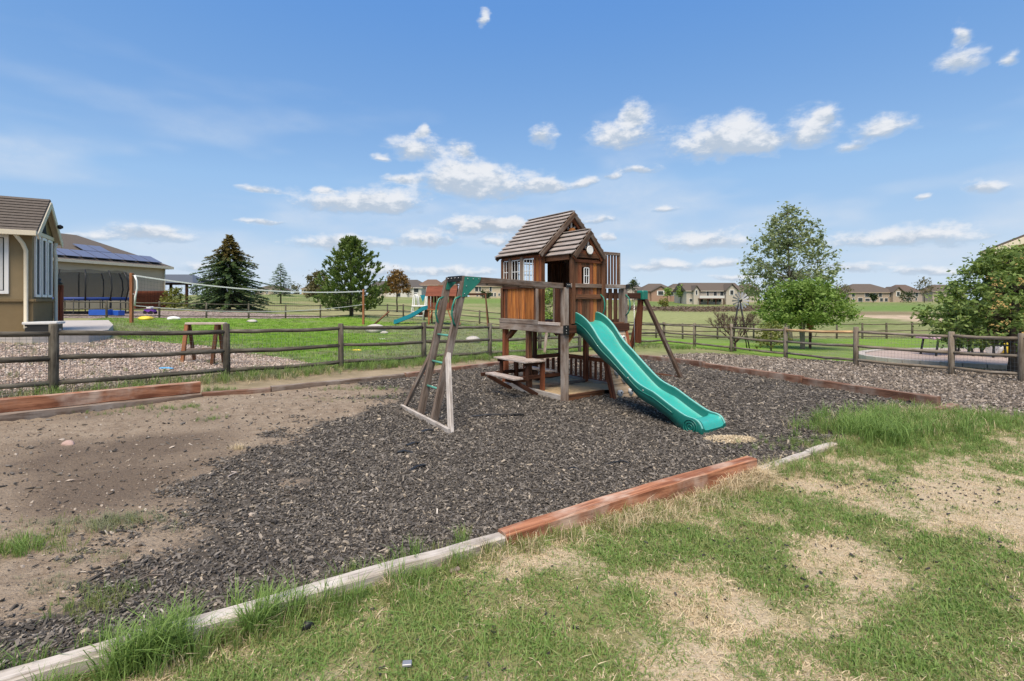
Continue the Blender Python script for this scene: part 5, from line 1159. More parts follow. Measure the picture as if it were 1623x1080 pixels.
LF = {'bright': leafmat('bright_leaf', (.11, .20, .035), (.27, .38, .095)), 'grey': leafmat('grey_green_leaf', (.13, .175, .085), (.27, .325, .17)), 'apple': leafmat('apple_leaf', (.095, .175, .04), (.25, .33, .10)),
      'rust': leafmat('rust_leaf', (.13, .075, .025), (.25, .155, .055)), 'olive': leafmat('olive_leaf', (.10, .10, .045), (.19, .165, .08)), 'yellow': leafmat('yellow_green_leaf', (.13, .16, .03), (.25, .27, .07)),
      'spruce': leafmat('spruce_needles', (.07, .125, .07), (.195, .285, .145), .35), 'sprucetop': leafmat('rusty_needles', (.14, .14, .065), (.27, .215, .10), .35), 'pine': leafmat('pine_needles', (.075, .13, .03), (.225, .295, .085), .35),
      'dark': leafmat('dark_leaf', (.02, .04, .015), (.06, .09, .03)), 'brush': leafmat('brush_twigs', (.11, .075, .055), (.20, .15, .11), .1)}
def crown_tree(name, base, label, leaf, nclus, prof, z0, z1, per, lsize, crad, cat='tree', group=None, bark='bark', trunk=.10, stems=1, limbs=30, skew=(0, 0), trunk_top=.75, hollow=.35, limb_r=.02):
    """prof(t): crown half widths (x) at height fraction t of the crown; clumps of leaves on limbs from a tapered trunk"""
    base = Vector(base); t = thing(name, base, label, cat, group); cl = []
    while len(cl) < nclus:
        h = RN.random(); r_ = prof(h); a = RN.uniform(0, 6.2832); k = math.sqrt(RN.uniform(hollow**2, 1))
        if RN.random() > min(1, r_/max(prof(.3), .01)+.15): continue
        cl.append((base.x+skew[0]*h+math.cos(a)*r_*k, base.y+skew[1]*h+math.sin(a)*r_*k*.9, z0+(z1-z0)*h, RN.uniform(.6, 1.3)))
    cl = np.array(cl); P = np.repeat(cl[:, :3], per, 0); s = np.repeat(cl[:, 3], per)[:, None]
    g = rdirs(len(P))*np.abs(NR.normal(size=(len(P), 1)))*crad*.75*s; g[:, 2] *= .75
    V, Fa = leaves_at(P+g, lsize, lsize*.5)
    tk = MB(); tops = []
    for s_ in range(stems):
        lean = Vector((RN.uniform(-.25, .25), RN.uniform(-.25, .25), 0))*(1 if stems > 1 else .35); hh = (z0+(z1-z0)*trunk_top)-base.z
        pts = [base+Vector((lean.x*.2*(stems > 1), lean.y*.2, -.2))]+[base+lean*f*hh*.35+Vector((skew[0]*f*.5+RN.uniform(-.03, .03)*hh*.3, RN.uniform(-.03, .03)*hh*.3, hh*f)) for f in (.12, .3, .5, .75, 1.0)]
        tk.tube(pts, [trunk*q for q in (1.25, 1.0, .85, .66, .42, .15)], 8); tops.append(pts)
    build('trunk', tk, M[bark], t)
    lm = MB()
    for i in range(min(limbs, nclus)):
        c = Vector(cl[i][:3]); pts = RN.choice(tops); best = min(pts[1:], key=lambda p: (p-c).length+max(0, p.z-c.z)*2.0)
        mid = best.lerp(c, .5)+Vector((RN.uniform(-.1, .1), RN.uniform(-.1, .1), RN.uniform(-.02, .15)))
        lm.tube([best, mid, c], [limb_r, limb_r*.65, limb_r*.25], 5)
    build('limbs', lm, M[bark], t)
    o = mesh_np('crown', V, Fa, LF[leaf], t, org=ORG[t.name])
    return t
def lerpf(xs, ys): return lambda t: float(np.interp(t, xs, ys))
b = gpt(1253, 29); b.z -= .05
crown_tree('cottonwood_tree', b, 'tall airy grey green tree rising above the dense one at right', 'grey', 330, lerpf([0, .15, .4, .62, .78, .9, 1], [2.3, 2.6, 2.55, 2.0, 1.35, .85, .35]), H-(470-HY)/F*29, H-(328-HY)/F*29, 34, .085, .40, bark='barkpale', trunk=.12, limbs=120, skew=(-.1, 0), trunk_top=.92, hollow=.15, limb_r=.022)
b = gpt(1272, 23.5)
crown_tree('shade_tree', b, 'dense low bright green tree in front of the tall airy one', 'bright', 330, lerpf([0, .2, .5, .75, 1], [1.6, 2.2, 2.0, 1.6, .9]), H-(512-HY)/F*23.5, H-(448-HY)/F*23.5, 52, .070, .33, bark='barkpale', trunk=.07, stems=4, limbs=60, skew=(.1, 0), hollow=.1)
b = gpt(1609, 13.3)
crown_tree('apple_tree', b, 'leafy green tree leaning over the right fence at the photo border', 'apple', 430, lerpf([0, .15, .4, .7, .9, 1], [1.35, 2.0, 2.0, 1.3, .75, .35]), .42, 3.02, 58, .052, .24, trunk=.15, limbs=110, skew=(-.05, 0), trunk_top=.8)
crown_tree('round_bush', gpt(1222, 20.6), 'yellow green bush behind the right fence beside the bare bush', 'yellow', 70, lerpf([0, .4, 1], [.7, .75, .3]), gz(7.4, 20.6)+.10, gz(7.4, 20.6)+1.15, 46, .035, .16, 'bush', trunk=.025, stems=4, limbs=25, limb_r=.008)
crown_tree('roadside_tree', gpt(629, 62), 'small rust coloured tree standing alone in the field left of the play sets', 'rust', 110, lerpf([0, .2, .5, .8, 1], [1.5, 1.7, 1.35, 1.1, .5]), 2.6, H-(430-HY)/F*62, 40, .13, .42, trunk=.10, limbs=50, trunk_top=.9)
crown_tree('roadside_tree', gpt(504, 95), 'olive brown tree behind the round pine', 'olive', 110, lerpf([0, .4, .8, 1], [2.0, 2.4, 1.6, .5]), 2.2, H-(431-HY)/F*95, 36, .2, .6, trunk=.12, limbs=40)
crown_tree('garden_bush', gpt(276, 43), 'yellow green shrub in front of the metal canopy', 'yellow', 60, lerpf([0, .4, 1], [.9, 1.0, .35]), gz(-29, 43)+.2, gz(-29, 43)+1.9, 36, .08, .25, 'bush', trunk=.03, stems=3, limbs=20)
crown_tree('garden_bush', gpt(871, 27), 'bright green bush showing through the playhouse opening', 'bright', 90, lerpf([0, .4, 1], [.75, .85, .3]), gz(2.0, 27)+.25, H-(452-HY)/F*27, 46, .06, .2, 'bush', trunk=.03, stems=3, limbs=25)
# bare bush by the windmill
b = gpt(1165, 20.3); BB = thing('bare_bush', b, 'bare purple brown vase shaped bush behind the right fence', 'bush'); m = MB(); tw = []
def twig(p, d, l, r, n):
    q_ = p+d*l; mid = p+d*l*.5+Vector((RN.uniform(-.03, .03), RN.uniform(-.03, .03), .02)); m.tube([p, mid, q_], [r, r*.8, r*.55], 4, cap=False)
    if n == 0: tw.append(q_); return
    for _ in range(RN.choice((3, 3, 4))): twig(q_, (d+Vector((RN.uniform(-.5, .5), RN.uniform(-.5, .5), RN.uniform(.0, .35)))).normalized(), l*RN.uniform(.62, .85), r*.6, n-1)
m.tube([b-UPV*.1, b+UPV*.35], [.06, .045], 7)
for k in range(9):
    a = k*.7; twig(b+UPV*RN.uniform(.25, .42), Vector((math.cos(a)*.75, math.sin(a)*.75, .75)).normalized(), .46, .026, 4)
M['twig'] = plain('purple_brown_twig', (.10, .065, .058), .9, .2, 9, .1, 0, 0); build('branches', m, M['twig'], BB)
P_ = np.array([tuple(p) for p in tw if RN.random() < .5]); V, Fa = leaves_at(P_+NR.normal(size=P_.shape)*.03, .022, .012); mesh_np('leaf_buds', V, Fa, LF['olive'], BB, org=ORG[BB.name])
def conifer(base, h, rmax, label, leaf, prof, nb, droop, spray, name='spruce_tree', top=None, up=.0, tmin=.04, wid=.22, density=1.0, tufts=False, jit=(.72, 1.12)):
    base = Vector(base); t = thing(name, base, label, 'tree')
    part('trunk', M['bark'], t, lambda m: m.tube([base-UPV*.2, base+UPV*h*.5, base+UPV*h*.97], [h*.02, h*.013, h*.002], 8))
    C1, U1, W1, T1 = [], [], [], []; lm = MB()
    for i in range(nb):
        f = tmin+(.985-tmin)*(i+RN.random())/nb; az = i*2.39996+RN.uniform(-.3, .3); l_ = rmax*prof(f)*RN.uniform(*jit)
        d = Vector((math.cos(az), math.sin(az), 0)); st_ = base+UPV*h*f; pts = []
        for k in range(5):
            s = k/4; pts.append(st_+d*l_*s+UPV*(up*(.15+1.1*f)*l_*s-droop*((.15+1.1*f) if droop < 0 else 1)*l_*s*s+.10*l_*max(0, s-.6)))
        lm.tube(pts, [.022*h/6*(1-.8*k/4)*(1.1-f) for k in range(5)], 4, cap=False)
        side = d.cross(UPV)
        if tufts:
            for k in range(max(3, int(l_/.30))):
                s = 1-.75*RN.random()**1.5; j = min(int(s*4), 3); p = pts[j].lerp(pts[j+1], s*4-j)+Vector((RN.gauss(0, .10), RN.gauss(0, .10), RN.gauss(.03, .06))); ax = (d*.7+UPV*RN.uniform(.4, 1.3)+side*RN.uniform(-.6, .6)).normalized()
                for _ in range(26):
                    dd = (ax*.9+Vector((RN.gauss(0, .55), RN.gauss(0, .55), RN.gauss(0, .45)))).normalized(); sp_l = spray*RN.uniform(.6, 1.25); q_ = p+ax*RN.uniform(-.12, .22)
                    C1.append(q_+dd*sp_l*.5); U1.append(dd*sp_l*.55); W1.append(dd.cross(Vector((RN.gauss(0, 1), RN.gauss(0, 1), RN.gauss(0, 1)))).normalized()*sp_l*wid); T1.append(f)
            continue
        n_ = max(6, int(l_/spray*7*density))
        for k in range(n_):
            s = RN.uniform(.12, 1.0); j = min(int(s*4), 3); p = pts[j].lerp(pts[j+1], s*4-j)
            sg = RN.choice((-1, 1)); sp_l = spray*RN.uniform(.6, 1.2)*(1.1-.5*s)
            dd = (d*RN.uniform(.3, 1.0)+side*sg*RN.uniform(.1, .9)+UPV*RN.uniform(-.35, .35)+UPV*up*.8).normalized()
            C1.append(p+dd*sp_l*.5+UPV*RN.uniform(-.05, .05)); U1.append(dd*sp_l*.6); w_ = dd.cross(Vector((RN.uniform(-.5, .5), RN.uniform(-.5, .5), 1))).normalized()*sp_l*wid; W1.append(w_); T1.append(f)
    build('branches', lm, M['bark'], t)
    C1, U1, W1, T1 = map(np.array, (C1, U1, W1, T1)); lo = (T1+NR.normal(size=len(T1))*.06 < top) if top else np.ones(len(T1), bool)
    V, Fa = quads(C1[lo], U1[lo], W1[lo]); mesh_np('crown', V, Fa, LF[leaf], t, org=ORG[t.name])
    if top: V, Fa = quads(C1[~lo], U1[~lo], W1[~lo]); mesh_np('crown_top', V, Fa, LF['sprucetop'], t, org=ORG[t.name])['label'] = 'sparser rusty brown top of the crown'
    return t
conifer(gpt(364, 44), H-(371-HY)/F*44-gpt(364, 44).z, 3.75, 'large broad spruce with a sparse rusty top behind the volleyball net', 'spruce', lerpf([0, .12, .35, .62, .72, .85, 1], [.95, 1.0, .86, .62, .50, .24, .02]), 260, .22, .30, top=.68, wid=.34, density=2.3, jit=(.6, 1.12))
conifer(gpt(445, 72), H-(417-HY)/F*72-gpt(445, 72).z, 2.5, 'small thin spruce standing between the broad spruce and the round pine', 'spruce', lerpf([0, .2, .5, .8, 1], [.3, .95, .8, .4, .02]), 90, .15, .36, tmin=.2, wid=.24)
conifer(gpt(556, 37.5), H-(381-HY)/F*37.5-gpt(556, 37.5).z, 2.45, 'round full pine with upswept branches behind the far volleyball post', 'pine', lerpf([0, .1, .3, .55, .75, .9, 1], [.85, 1.0, 1.0, .76, .50, .28, .06]), 210, -.12, .19, 'pine_tree', up=.42, wid=.20, tmin=.06, tufts=True, jit=(.6, 1.15))
# distant trees: one small mesh of each kind, copied with its own label
far = [(598, 463, 205, 2.2, 'dark', 'dark bush by the grey roofed houses left of the rust coloured tree'), (705, 462, 180, 1.9, 'bright', 'bright green bush in front of the reddish brown house'), (734, 468, 185, 2.0, 'dark', 'dark bush at the left corner of the wide cream house'),
       (770, 467, 180, 2.4, 'dark', 'dark bush in front of the wide cream house'), (1003, 452, 200, 2.6, 'dark', 'dark upright tree left of the tan brick house'), (1058, 463, 195, 2.0, 'bright', 'rounder green bush right of the tan brick house'), (1079, 462, 190, 2.3, 'bright', 'larger green bush against the pale stone house'),
       (1186, 456, 175, 3.6, 'olive', 'olive tree between the pale stone house and the dense green tree'), (1336, 460, 190, 3.2, 'olive', 'olive tree at the left end of the brick ended house'), (1384, 471, 195, 1.7, 'dark', 'dark bush before the wall of the brick ended house'), (1440, 470, 195, 3.0, 'dark', 'dark bush left of the leafy tree by the brown roofed house'),
       (1465, 457, 190, 3.6, 'olive', 'olive tree showing at the left edge of the leafy tree'), (545, 466, 200, 2.6, 'dark', 'dark bush left behind the round pine'), (470, 463, 190, 2.8, 'olive', 'olive tree right of the small thin spruce'), (312, 452, 160, 3.4, 'dark', 'dark tree top left of the broad spruce'), (1052, 481, 150, 1.7, 'yellow', 'lone yellow green bush in the field right of the swing frame'),
       (868, 466, 150, 3.4, 'bright', 'bright green tree seen through the playhouse opening'), (488, 474, 150, 2.0, 'rust', 'low rust coloured bush in the field left of the round pine')]
for px, py, d, r_, lf, lab in far:
    c = at(px, py, d); g_ = gz(c.x, c.y); t = thing('far_tree' if r_ > 2.5 else 'far_bush', (c.x, c.y, g_), lab, 'tree' if r_ > 2.5 else 'bush', 'trees and bushes among the far houses')
    zc = c.z; P = []
    for k in range(26):
        v = Vector((RN.gauss(0, 1), RN.gauss(0, 1), RN.gauss(0, 1))).normalized()*r_*RN.uniform(.3, .85); v.z *= 1.15; P += [(c.x+v.x, c.y+v.y, zc+v.z)]*20
    P = np.array(P); P += NR.normal(size=P.shape)*r_*.16; V, Fa = leaves_at(P, .28, .17); mesh_np('crown', V, Fa, LF[lf], t, org=ORG[t.name])
    part('trunk', M['bark'], t, lambda m: m.tube([(c.x, c.y, min(g_, zc-r_)-.3), (c.x, c.y, zc)], [.16, .08], 6))
# the brush along the field's low bank
P = []
for i in range(900):
    px = RN.uniform(985, 1215); d = RN.uniform(125, 150); x = (px-CX)/F*d; P.append((x, d, gz(x, d)+RN.uniform(0, .9)*fbm(np.array([x*.2]), np.array([d*.2]), 3)[0]*1.6))
P = np.repeat(np.array(P), 7, 0); P += NR.normal(size=P.shape)*np.array([.5, .5, .15]); V, Fa = leaves_at(P, .30, .10); tag(mesh_np('brush', V, Fa, LF['brush'], org=(0, 0, 0)), 'brown dry brush along the low bank of the field', kind='stuff')

# ------------------------------------------------------------------ scattered ground cover (geometry nodes instances of small meshes)
def scatter(name, P, rot, scl, pick, variants, label):
    me = bpy.data.meshes.new(name); n = len(P); me.vertices.add(n); me.vertices.foreach_set('co', np.asarray(P, np.float32).ravel())
    me.attributes.new('rot', 'FLOAT_VECTOR', 'POINT').data.foreach_set('vector', np.asarray(rot, np.float32).ravel())
    me.attributes.new('scl', 'FLOAT_VECTOR', 'POINT').data.foreach_set('vector', np.asarray(scl, np.float32).ravel())
    me.attributes.new('pick', 'INT', 'POINT').data.foreach_set('value', np.asarray(pick, np.int32)); me.update()
    o = bpy.data.objects.new(name, me); COL.objects.link(o)
    ng = bpy.data.node_groups.new(name+'_scatter', 'GeometryNodeTree')
    ng.interface.new_socket('Geometry', in_out='INPUT', socket_type='NodeSocketGeometry'); ng.interface.new_socket('Geometry', in_out='OUTPUT', socket_type='NodeSocketGeometry')
    gi, go = ng.nodes.new('NodeGroupInput'), ng.nodes.new('NodeGroupOutput'); jn = ng.nodes.new('GeometryNodeJoinGeometry')
    for v in reversed(variants):
        oi = ng.nodes.new('GeometryNodeObjectInfo'); oi.inputs['Object'].default_value = v; oi.inputs['As Instance'].default_value = True; ng.links.new(oi.outputs['Geometry'], jn.inputs[0])
    def attr(nm, ty):
        a = ng.nodes.new('GeometryNodeInputNamedAttribute'); a.data_type = ty; a.inputs['Name'].default_value = nm; return a.outputs['Attribute']
    ip = ng.nodes.new('GeometryNodeInstanceOnPoints'); ng.links.new(gi.outputs[0], ip.inputs['Points']); ng.links.new(jn.outputs[0], ip.inputs['Instance'])
    ip.inputs['Pick Instance'].default_value = True; ng.links.new(attr('pick', 'INT'), ip.inputs['Instance Index'])
    e2r = ng.nodes.new('FunctionNodeEulerToRotation'); ng.links.new(attr('rot', 'FLOAT_VECTOR'), e2r.inputs[0]); ng.links.new(e2r.outputs[0], ip.inputs['Rotation'])
    ng.links.new(attr('scl', 'FLOAT_VECTOR'), ip.inputs['Scale']); ng.links.new(ip.outputs[0], go.inputs[0])
    md = o.modifiers.new('scatter', 'NODES'); md.node_group = ng
    return tag(o, label, kind='stuff')
def proto(name, V, Fa, mat, smooth=False):
    me = bpy.data.meshes.new(name); me.from_pydata([tuple(v) for v in V], [], [tuple(f) for f in Fa]); me.materials.append(mat)
    me.polygons.foreach_set('use_smooth', [smooth]*len(me.polygons)); me.update()
    return bpy.data.objects.new(name, me)                # never linked to the scene: only a source for the scatter
def blades(name, n, rad, hmin, hmax, w, mat, lean=.5, seed=0):
    r = random.Random(seed); V = []; Fa = []
    for _ in range(n):
        a = r.uniform(0, 6.28); q_ = rad*math.sqrt(r.random()); p = Vector((q_*math.cos(a), q_*math.sin(a), -.01)); h = r.uniform(hmin, hmax); d = Vector((r.gauss(0, 1), r.gauss(0, 1), 0)).normalized(); ln = abs(r.gauss(0, lean))
        s = d.cross(UPV)*w*r.uniform(.6, 1.2); m1 = p+d*h*ln*.35+UPV*h*.6; m2 = p+d*h*ln*1.1+UPV*h*(1-.25*min(ln, 1.5)); k = len(V)
        V += [p-s, p+s, m1+s*.8, m1-s*.8, m2]; Fa += [(k, k+1, k+2, k+3), (k+3, k+2, k+4)]
    return proto(name, V, Fa, mat)
GM = {'green': leafmat('grass_green', (.09, .175, .032), (.225, .335, .095), .3), 'mid': leafmat('grass_mid', (.145, .19, .05), (.30, .33, .13), .3), 'straw': leafmat('dry_grass', (.38, .29, .17), (.66, .55, .37), .2), 'pale': leafmat('grey_grass', (.15, .18, .10), (.27, .28, .17), .25), 'vivid': leafmat('lawn_green', (.10, .215, .016), (.19, .34, .04), .3)}
lawnv = [blades('lawn_tuft', 13, .055, .014, .040, .0023, GM['green'], 1.1, 1), blades('lawn_tuft', 12, .06, .012, .040, .0023, GM['mid'], 1.2, 2), blades('lawn_tuft', 15, .05, .018, .052, .0025, GM['green'], 1.0, 3), blades('straw_tuft', 12, .07, .010, .030, .0022, GM['straw'], 1.9, 4), blades('straw_tuft', 12, .06, .008, .024, .0022, GM['straw'], 2.4, 5), blades('lawn_tuft', 11, .06, .02, .05, .0024, GM['mid'], .9, 6)]
def sample(poly, dens, lo=(-9, .4), hi=(12, 25)):
    """points per square metre falling off with distance: dens(d)"""
    Pp = np.array(poly); x0, y0 = np.maximum(Pp.min(0), lo); x1, y1 = np.minimum(Pp.max(0), hi); dm = dens(1.0); n = int((x1-x0)*(y1-y0)*dm)
    x = NR.uniform(x0, x1, n); y = NR.uniform(y0, y1, n); d = np.hypot(x, y); k = NR.random(n) < np.vectorize(dens)(d)/dm if n < 400000 else NR.random(n) < np.interp(d, np.linspace(.3, 60, 300), [dens(v) for v in np.linspace(.3, 60, 300)])/dm
    px = CX+F*x/np.maximum(y, .1); py = HY+F*(H)/np.maximum(y, .1)
    k &= (px > -150) & (px < 1780) & (py < 1200) & inpoly(x, y, poly); return x[k], y[k]
def zrot(n, tilt=.15): return np.stack([NR.normal(size=n)*tilt, NR.normal(size=n)*tilt, NR.uniform(0, 6.283, n)], 1)
x, y = sample(LAWN, lambda d: float(np.interp(d, [1.5, 4, 7, 12], [2300, 1500, 800, 350])), (-4, 1.0), (10, 7.5))
g = greenness(x, y); fine = .35*fbm(x*9, y*9, 13, 3)+.65*fbm(x*2.9+.8*y, y*4.2-.6*x, 14, 4); gg = g*.58+.15+(fine-.5)*3.1; u = NR.random(len(x)); isg = u < .11+.70*sm(gg, .16, .74); iss = ~isg & (NR.random(len(x)) < .70); k = isg | iss
x, y, isg, g = x[k], y[k], isg[k], g[k]; n = len(x)
pick = np.where(isg, np.choose(NR.integers(0, 4, n), [0, 1, 2, 5]), 3+NR.integers(0, 2, n)); s = NR.uniform(.7, 1.25, n)*np.where(isg, .75+.55*g, 1.0)
scatter('lawn_grass', np.stack([x, y, gza(x, y)+.022], 1), zrot(n), np.stack([s, s, s*NR.uniform(.65, 1.05, n)], 1), pick, lawnv, 'patchy green and straw coloured lawn grass in the foreground')
# tall grass along the pale timber, tuft at the right end, weeds along the left fence
tallv = [blades('tall_grass', 16, .05, .10, .24, .0034, GM['green'], .55, 11), blades('tall_grass', 14, .06, .08, .19, .003, GM['mid'], .6, 12), blades('dry_grass', 16, .07, .06, .16, .0026, GM['straw'], 1.0, 13), blades('tall_grass', 20, .06, .15, .32, .0034, GM['green'], .75, 14), blades('pale_grass', 14, .08, .06, .15, .003, GM['pale'], .8, 15)]
T = []
def addt(x, y, pk, s, dz=0.0): T.append((x, y, pk, s, dz))
dv = Vector((FL1[0]-FL0[0], FL1[1]-FL0[1])).normalized(); nv_ = Vector((dv.y, -dv.x))
def edge(t_a, t_b, n, off, spread, pks, s0, s1, clump=.0, seed=0):
    for i in range(n):
        t_ = RN.uniform(t_a, t_b)
        if clump and fbm(np.array([t_*60+seed]), np.array([.5]), 7+seed, 2)[0] < clump: continue
        p = fline(t_); o_ = off+RN.gauss(0, spread); addt(p[0]+nv_.x*o_, p[1]+nv_.y*o_, RN.choice(pks), RN.uniform(s0, s1))
edge(-.02, .24, 420, .12, .055, (0, 1, 0, 1, 2), .35, .75, .46, 1); edge(.0, .13, 200, .10, .03, (0, 3, 0), .6, .95, .54, 2); edge(-.05, .22, 120, -.11, .04, (0, 1), .4, .8, .55, 3)
edge(.20, .36, 150, .12, .05, (1, 2, 1), .5, .9, .4, 4); edge(.30, .50, 420, .17, .08, (2, 2, 1), .35, .8, .25, 5); edge(.44, .50, 120, .12, .05, (2,), .7, 1.15, .2, 6)
edge(.51, .66, 200, .14, .09, (1, 0, 2), .35, .7, .35, 7); edge(.62, .70, 60, -.02, .08, (1, 2), .4, .8, .2, 8)
for (px, py, sx2, sy2, n, pks, s0, s1) in [(1365, 692, .26, .22, 260, (3, 0, 0, 1), .75, 1.15), (1420, 678, .42, .28, 420, (0, 1, 3, 2, 1), .55, 1.0), (1470, 662, .38, .25, 240, (1, 2, 2, 0), .5, .95), (1540, 668, .6, .3, 300, (0, 0, 1), .35, .6), (1600, 678, .5, .3, 200, (0, 0, 1), .35, .6), (1330, 715, .35, .2, 130, (0, 1), .3, .55),
        (1210, 742, .2, .12, 50, (2, 1), .5, .9), (1400, 715, .7, .25, 240, (0, 1), .3, .5)]:
    x0, y0 = onz(px, py)
    for i in range(n): addt(x0+RN.gauss(0, sx2), y0+RN.gauss(0, sy2), RN.choice(pks), RN.uniform(s0, s1))
for i in range(6500):                                   # strip under the left fence
    k_ = RN.uniform(0, 6.2); j = int(k_); p = lt(LFENCE[j], LFENCE[j+1], k_-j); o_ = RN.gauss(.10, .28)
    w_ = fbm(np.array([p[0]*1.3]), np.array([p[1]*1.3]), 55, 3)[0]
    if w_+RN.uniform(-.25, .25) < .44: continue
    addt(p[0]+.75*o_, p[1]-.66*o_, RN.choice((1, 4, 4, 2, 0) if j < 3 else (0, 1, 0, 4)), RN.uniform(.5, 1.15))
for i in range(240):                                   # weeds in the pink gravel
    x0, y0 = RN.uniform(-12, -4.6), RN.uniform(8, 15)
    if inpoly(np.array([x0]), np.array([y0]), LGRAV)[0]:
        for _ in range(RN.choice((1, 2, 5))): addt(x0+RN.gauss(0, .10), y0+RN.gauss(0, .10), RN.choice((1, 4, 4, 2)), RN.uniform(.3, .75))
for (px, py, z_, sx2, sy2, n, pks, s0, s1) in [(352, 628, .0, .16, .06, 60, (0, 4, 1), .4, .75), (60, 868, 0, .16, .07, 45, (0, 1, 1), .35, .6), (12, 876, 0, .10, .06, 40, (0, 0, 1), .35, .55), (160, 835, 0, .28, .07, 70, (4, 4, 1), .35, .6), (200, 830, 0, .12, .06, 40, (4,), .4, .7),
        (158, 962, 0, .09, .08, 55, (1, 1, 0), .3, .55), (290, 655, 0, .20, .08, 40, (0, 1), .25, .45), (330, 672, 0, .12, .08, 26, (4, 0), .25, .45), (378, 716, 0, .03, .03, 14, (2, 2), .35, .6), (570, 622, 0, .4, .10, 70, (0, 1, 4), .25, .5), (540, 640, 0, .4, .1, 50, (4, 1), .2, .4),
        (600, 636, 0, .25, .08, 30, (4, 0), .2, .4), (130, 660, .05, .5, .07, 60, (4, 0), .2, .4), (230, 650, .05, .4, .07, 40, (0, 4), .2, .45), (150, 890, 0, .16, .06, 24, (4, 1), .25, .5), (70, 940, 0, .12, .06, 20, (4,), .25, .45), (520, 590, 0, .35, .10, 50, (4, 0), .25, .5), (430, 600, .0, .4, .1, 50, (4, 1), .25, .5),
        (1040, 547, -.3, .9, .6, 160, (0, 1, 4), .6, 1.1), (1085, 550, -.3, .35, .25, 80, (0, 0), .6, 1.1), (735, 858, 0, .02, .02, 5, (1,), .4, .6)]:
    x0, y0 = onz(px, py, z_)
    for i in range(n): addt(x0+RN.gauss(0, sx2), y0+RN.gauss(0, sy2), RN.choice(pks), RN.uniform(s0, s1))
T = np.array(T); n = len(T); s = T[:, 3]
scatter('tall_grass', np.stack([T[:, 0], T[:, 1], gza(T[:, 0], T[:, 1])+.03], 1), zrot(n, .1), np.stack([s, s, s], 1), T[:, 2].astype(int), tallv, 'tufts of long green and dry grass along the timbers and fences')
# neighbour lawns
yv = [blades('yard_tuft', 16, .16, .05, .13, .006, GM['vivid'], .6, 21), blades('yard_tuft', 16, .18, .05, .12, .006, GM['pale'], .7, 22), blades('yard_tuft', 14, .16, .06, .15, .006, GM['mid'], .6, 23)]
x, y = sample(YLAWN, lambda d: float(np.interp(d, [11, 18, 30, 40], [46, 30, 14, 8])), (-26, 10), (8, 40)); bq = ybright(x, y); u = NR.random(len(x)); n = len(x)
pick = np.where(u < bq, 0, np.where(u < bq+.25, 2, 1)); near = sm(np.hypot(x, y), 20, 12)
s = NR.uniform(.6, 1.15, n)
scatter('yard_grass', np.stack([x, y, gza(x, y)+.01], 1), zrot(n, .1), np.stack([s, s, s], 1), pick, yv, 'grass of the neighbour lawn beyond the left fence')
# rubber mulch chips
def chip(name, l, w, h, mat, seed):
    r = random.Random(seed); V = [(r.uniform(.8, 1.1)*l/2*sx2, r.uniform(.6, 1.2)*w/2*sy2, r.uniform(.5, 1.1)*h*sz2) for sx2 in (-1, 1) for sy2 in (-1, 1) for sz2 in (0, 1)]
    return proto(name, V, [(0, 1, 3, 2), (4, 6, 7, 5), (0, 4, 5, 1), (2, 3, 7, 6), (1, 5, 7, 3), (0, 2, 6, 4)], mat)
def chipmat(name, stops):
    m, nt, b = new_mat(name); setb(nt, b, ramp(nt, nd(nt, 'ShaderNodeObjectInfo').outputs['Random'], stops), .75, .35); return m
MC = chipmat('rubber_chip', [(0, (.030, .026, .022)), (.3, (.068, .060, .052)), (.65, (.128, .114, .098)), (.93, (.21, .186, .158)), (1, (.38, .32, .24))])
ML = chipmat('pale_chip', [(0, (.30, .25, .19)), (1, (.58, .53, .46))])
cv = [chip('rubber_chip', .042, .012, .009, MC, 1), chip('rubber_chip', .030, .014, .010, MC, 2), chip('rubber_chip', .052, .010, .008, MC, 3), chip('rubber_chip', .024, .016, .011, MC, 4), chip('wood_sliver', .05, .008, .006, ML, 5)]
x, y = sample(BED, lambda d: float(np.interp(d, [2, 3.5, 6, 9, 14, 17], [6500, 5000, 2300, 950, 340, 170])), (-7, 1.0), (7.5, 16.8))
mu = mulchness(x, y); fine = fbm(x*5, y*5, 63, 3); k = NR.random(len(x)) < np.clip(.02+1.15*sm(mu+(fine-.5)*1.2, .2, .9), 0, 1); x, y = x[k], y[k]; la = (x-P0.x)*A.x+(y-P0.y)*A.y; lb = (x-P0.x)*B.x+(y-P0.y)*B.y; k = ~((la > .02) & (la < 1.70) & (lb > .0) & (lb < 1.44)); x, y = x[k], y[k]; n = len(x)
dd = np.hypot(x, y); s = np.clip(NR.lognormal(-.15, .38, n), .35, 2.2)*np.interp(dd, [2, 6, 14], [.52, .78, 1.35]); pick = np.where(NR.random(n) < .012, 4, NR.integers(0, 4, n))
zb = gza(x, y)+.036+.022*2*(fbm(x*2.3, y*2.3, 77)-.5)+NR.uniform(-.004, .008, n)
scatter('mulch_chips', np.stack([x, y, zb], 1), zrot(n, .38), np.stack([s, s, s], 1), pick, cv, 'dark shredded rubber mulch chips filling the play area')
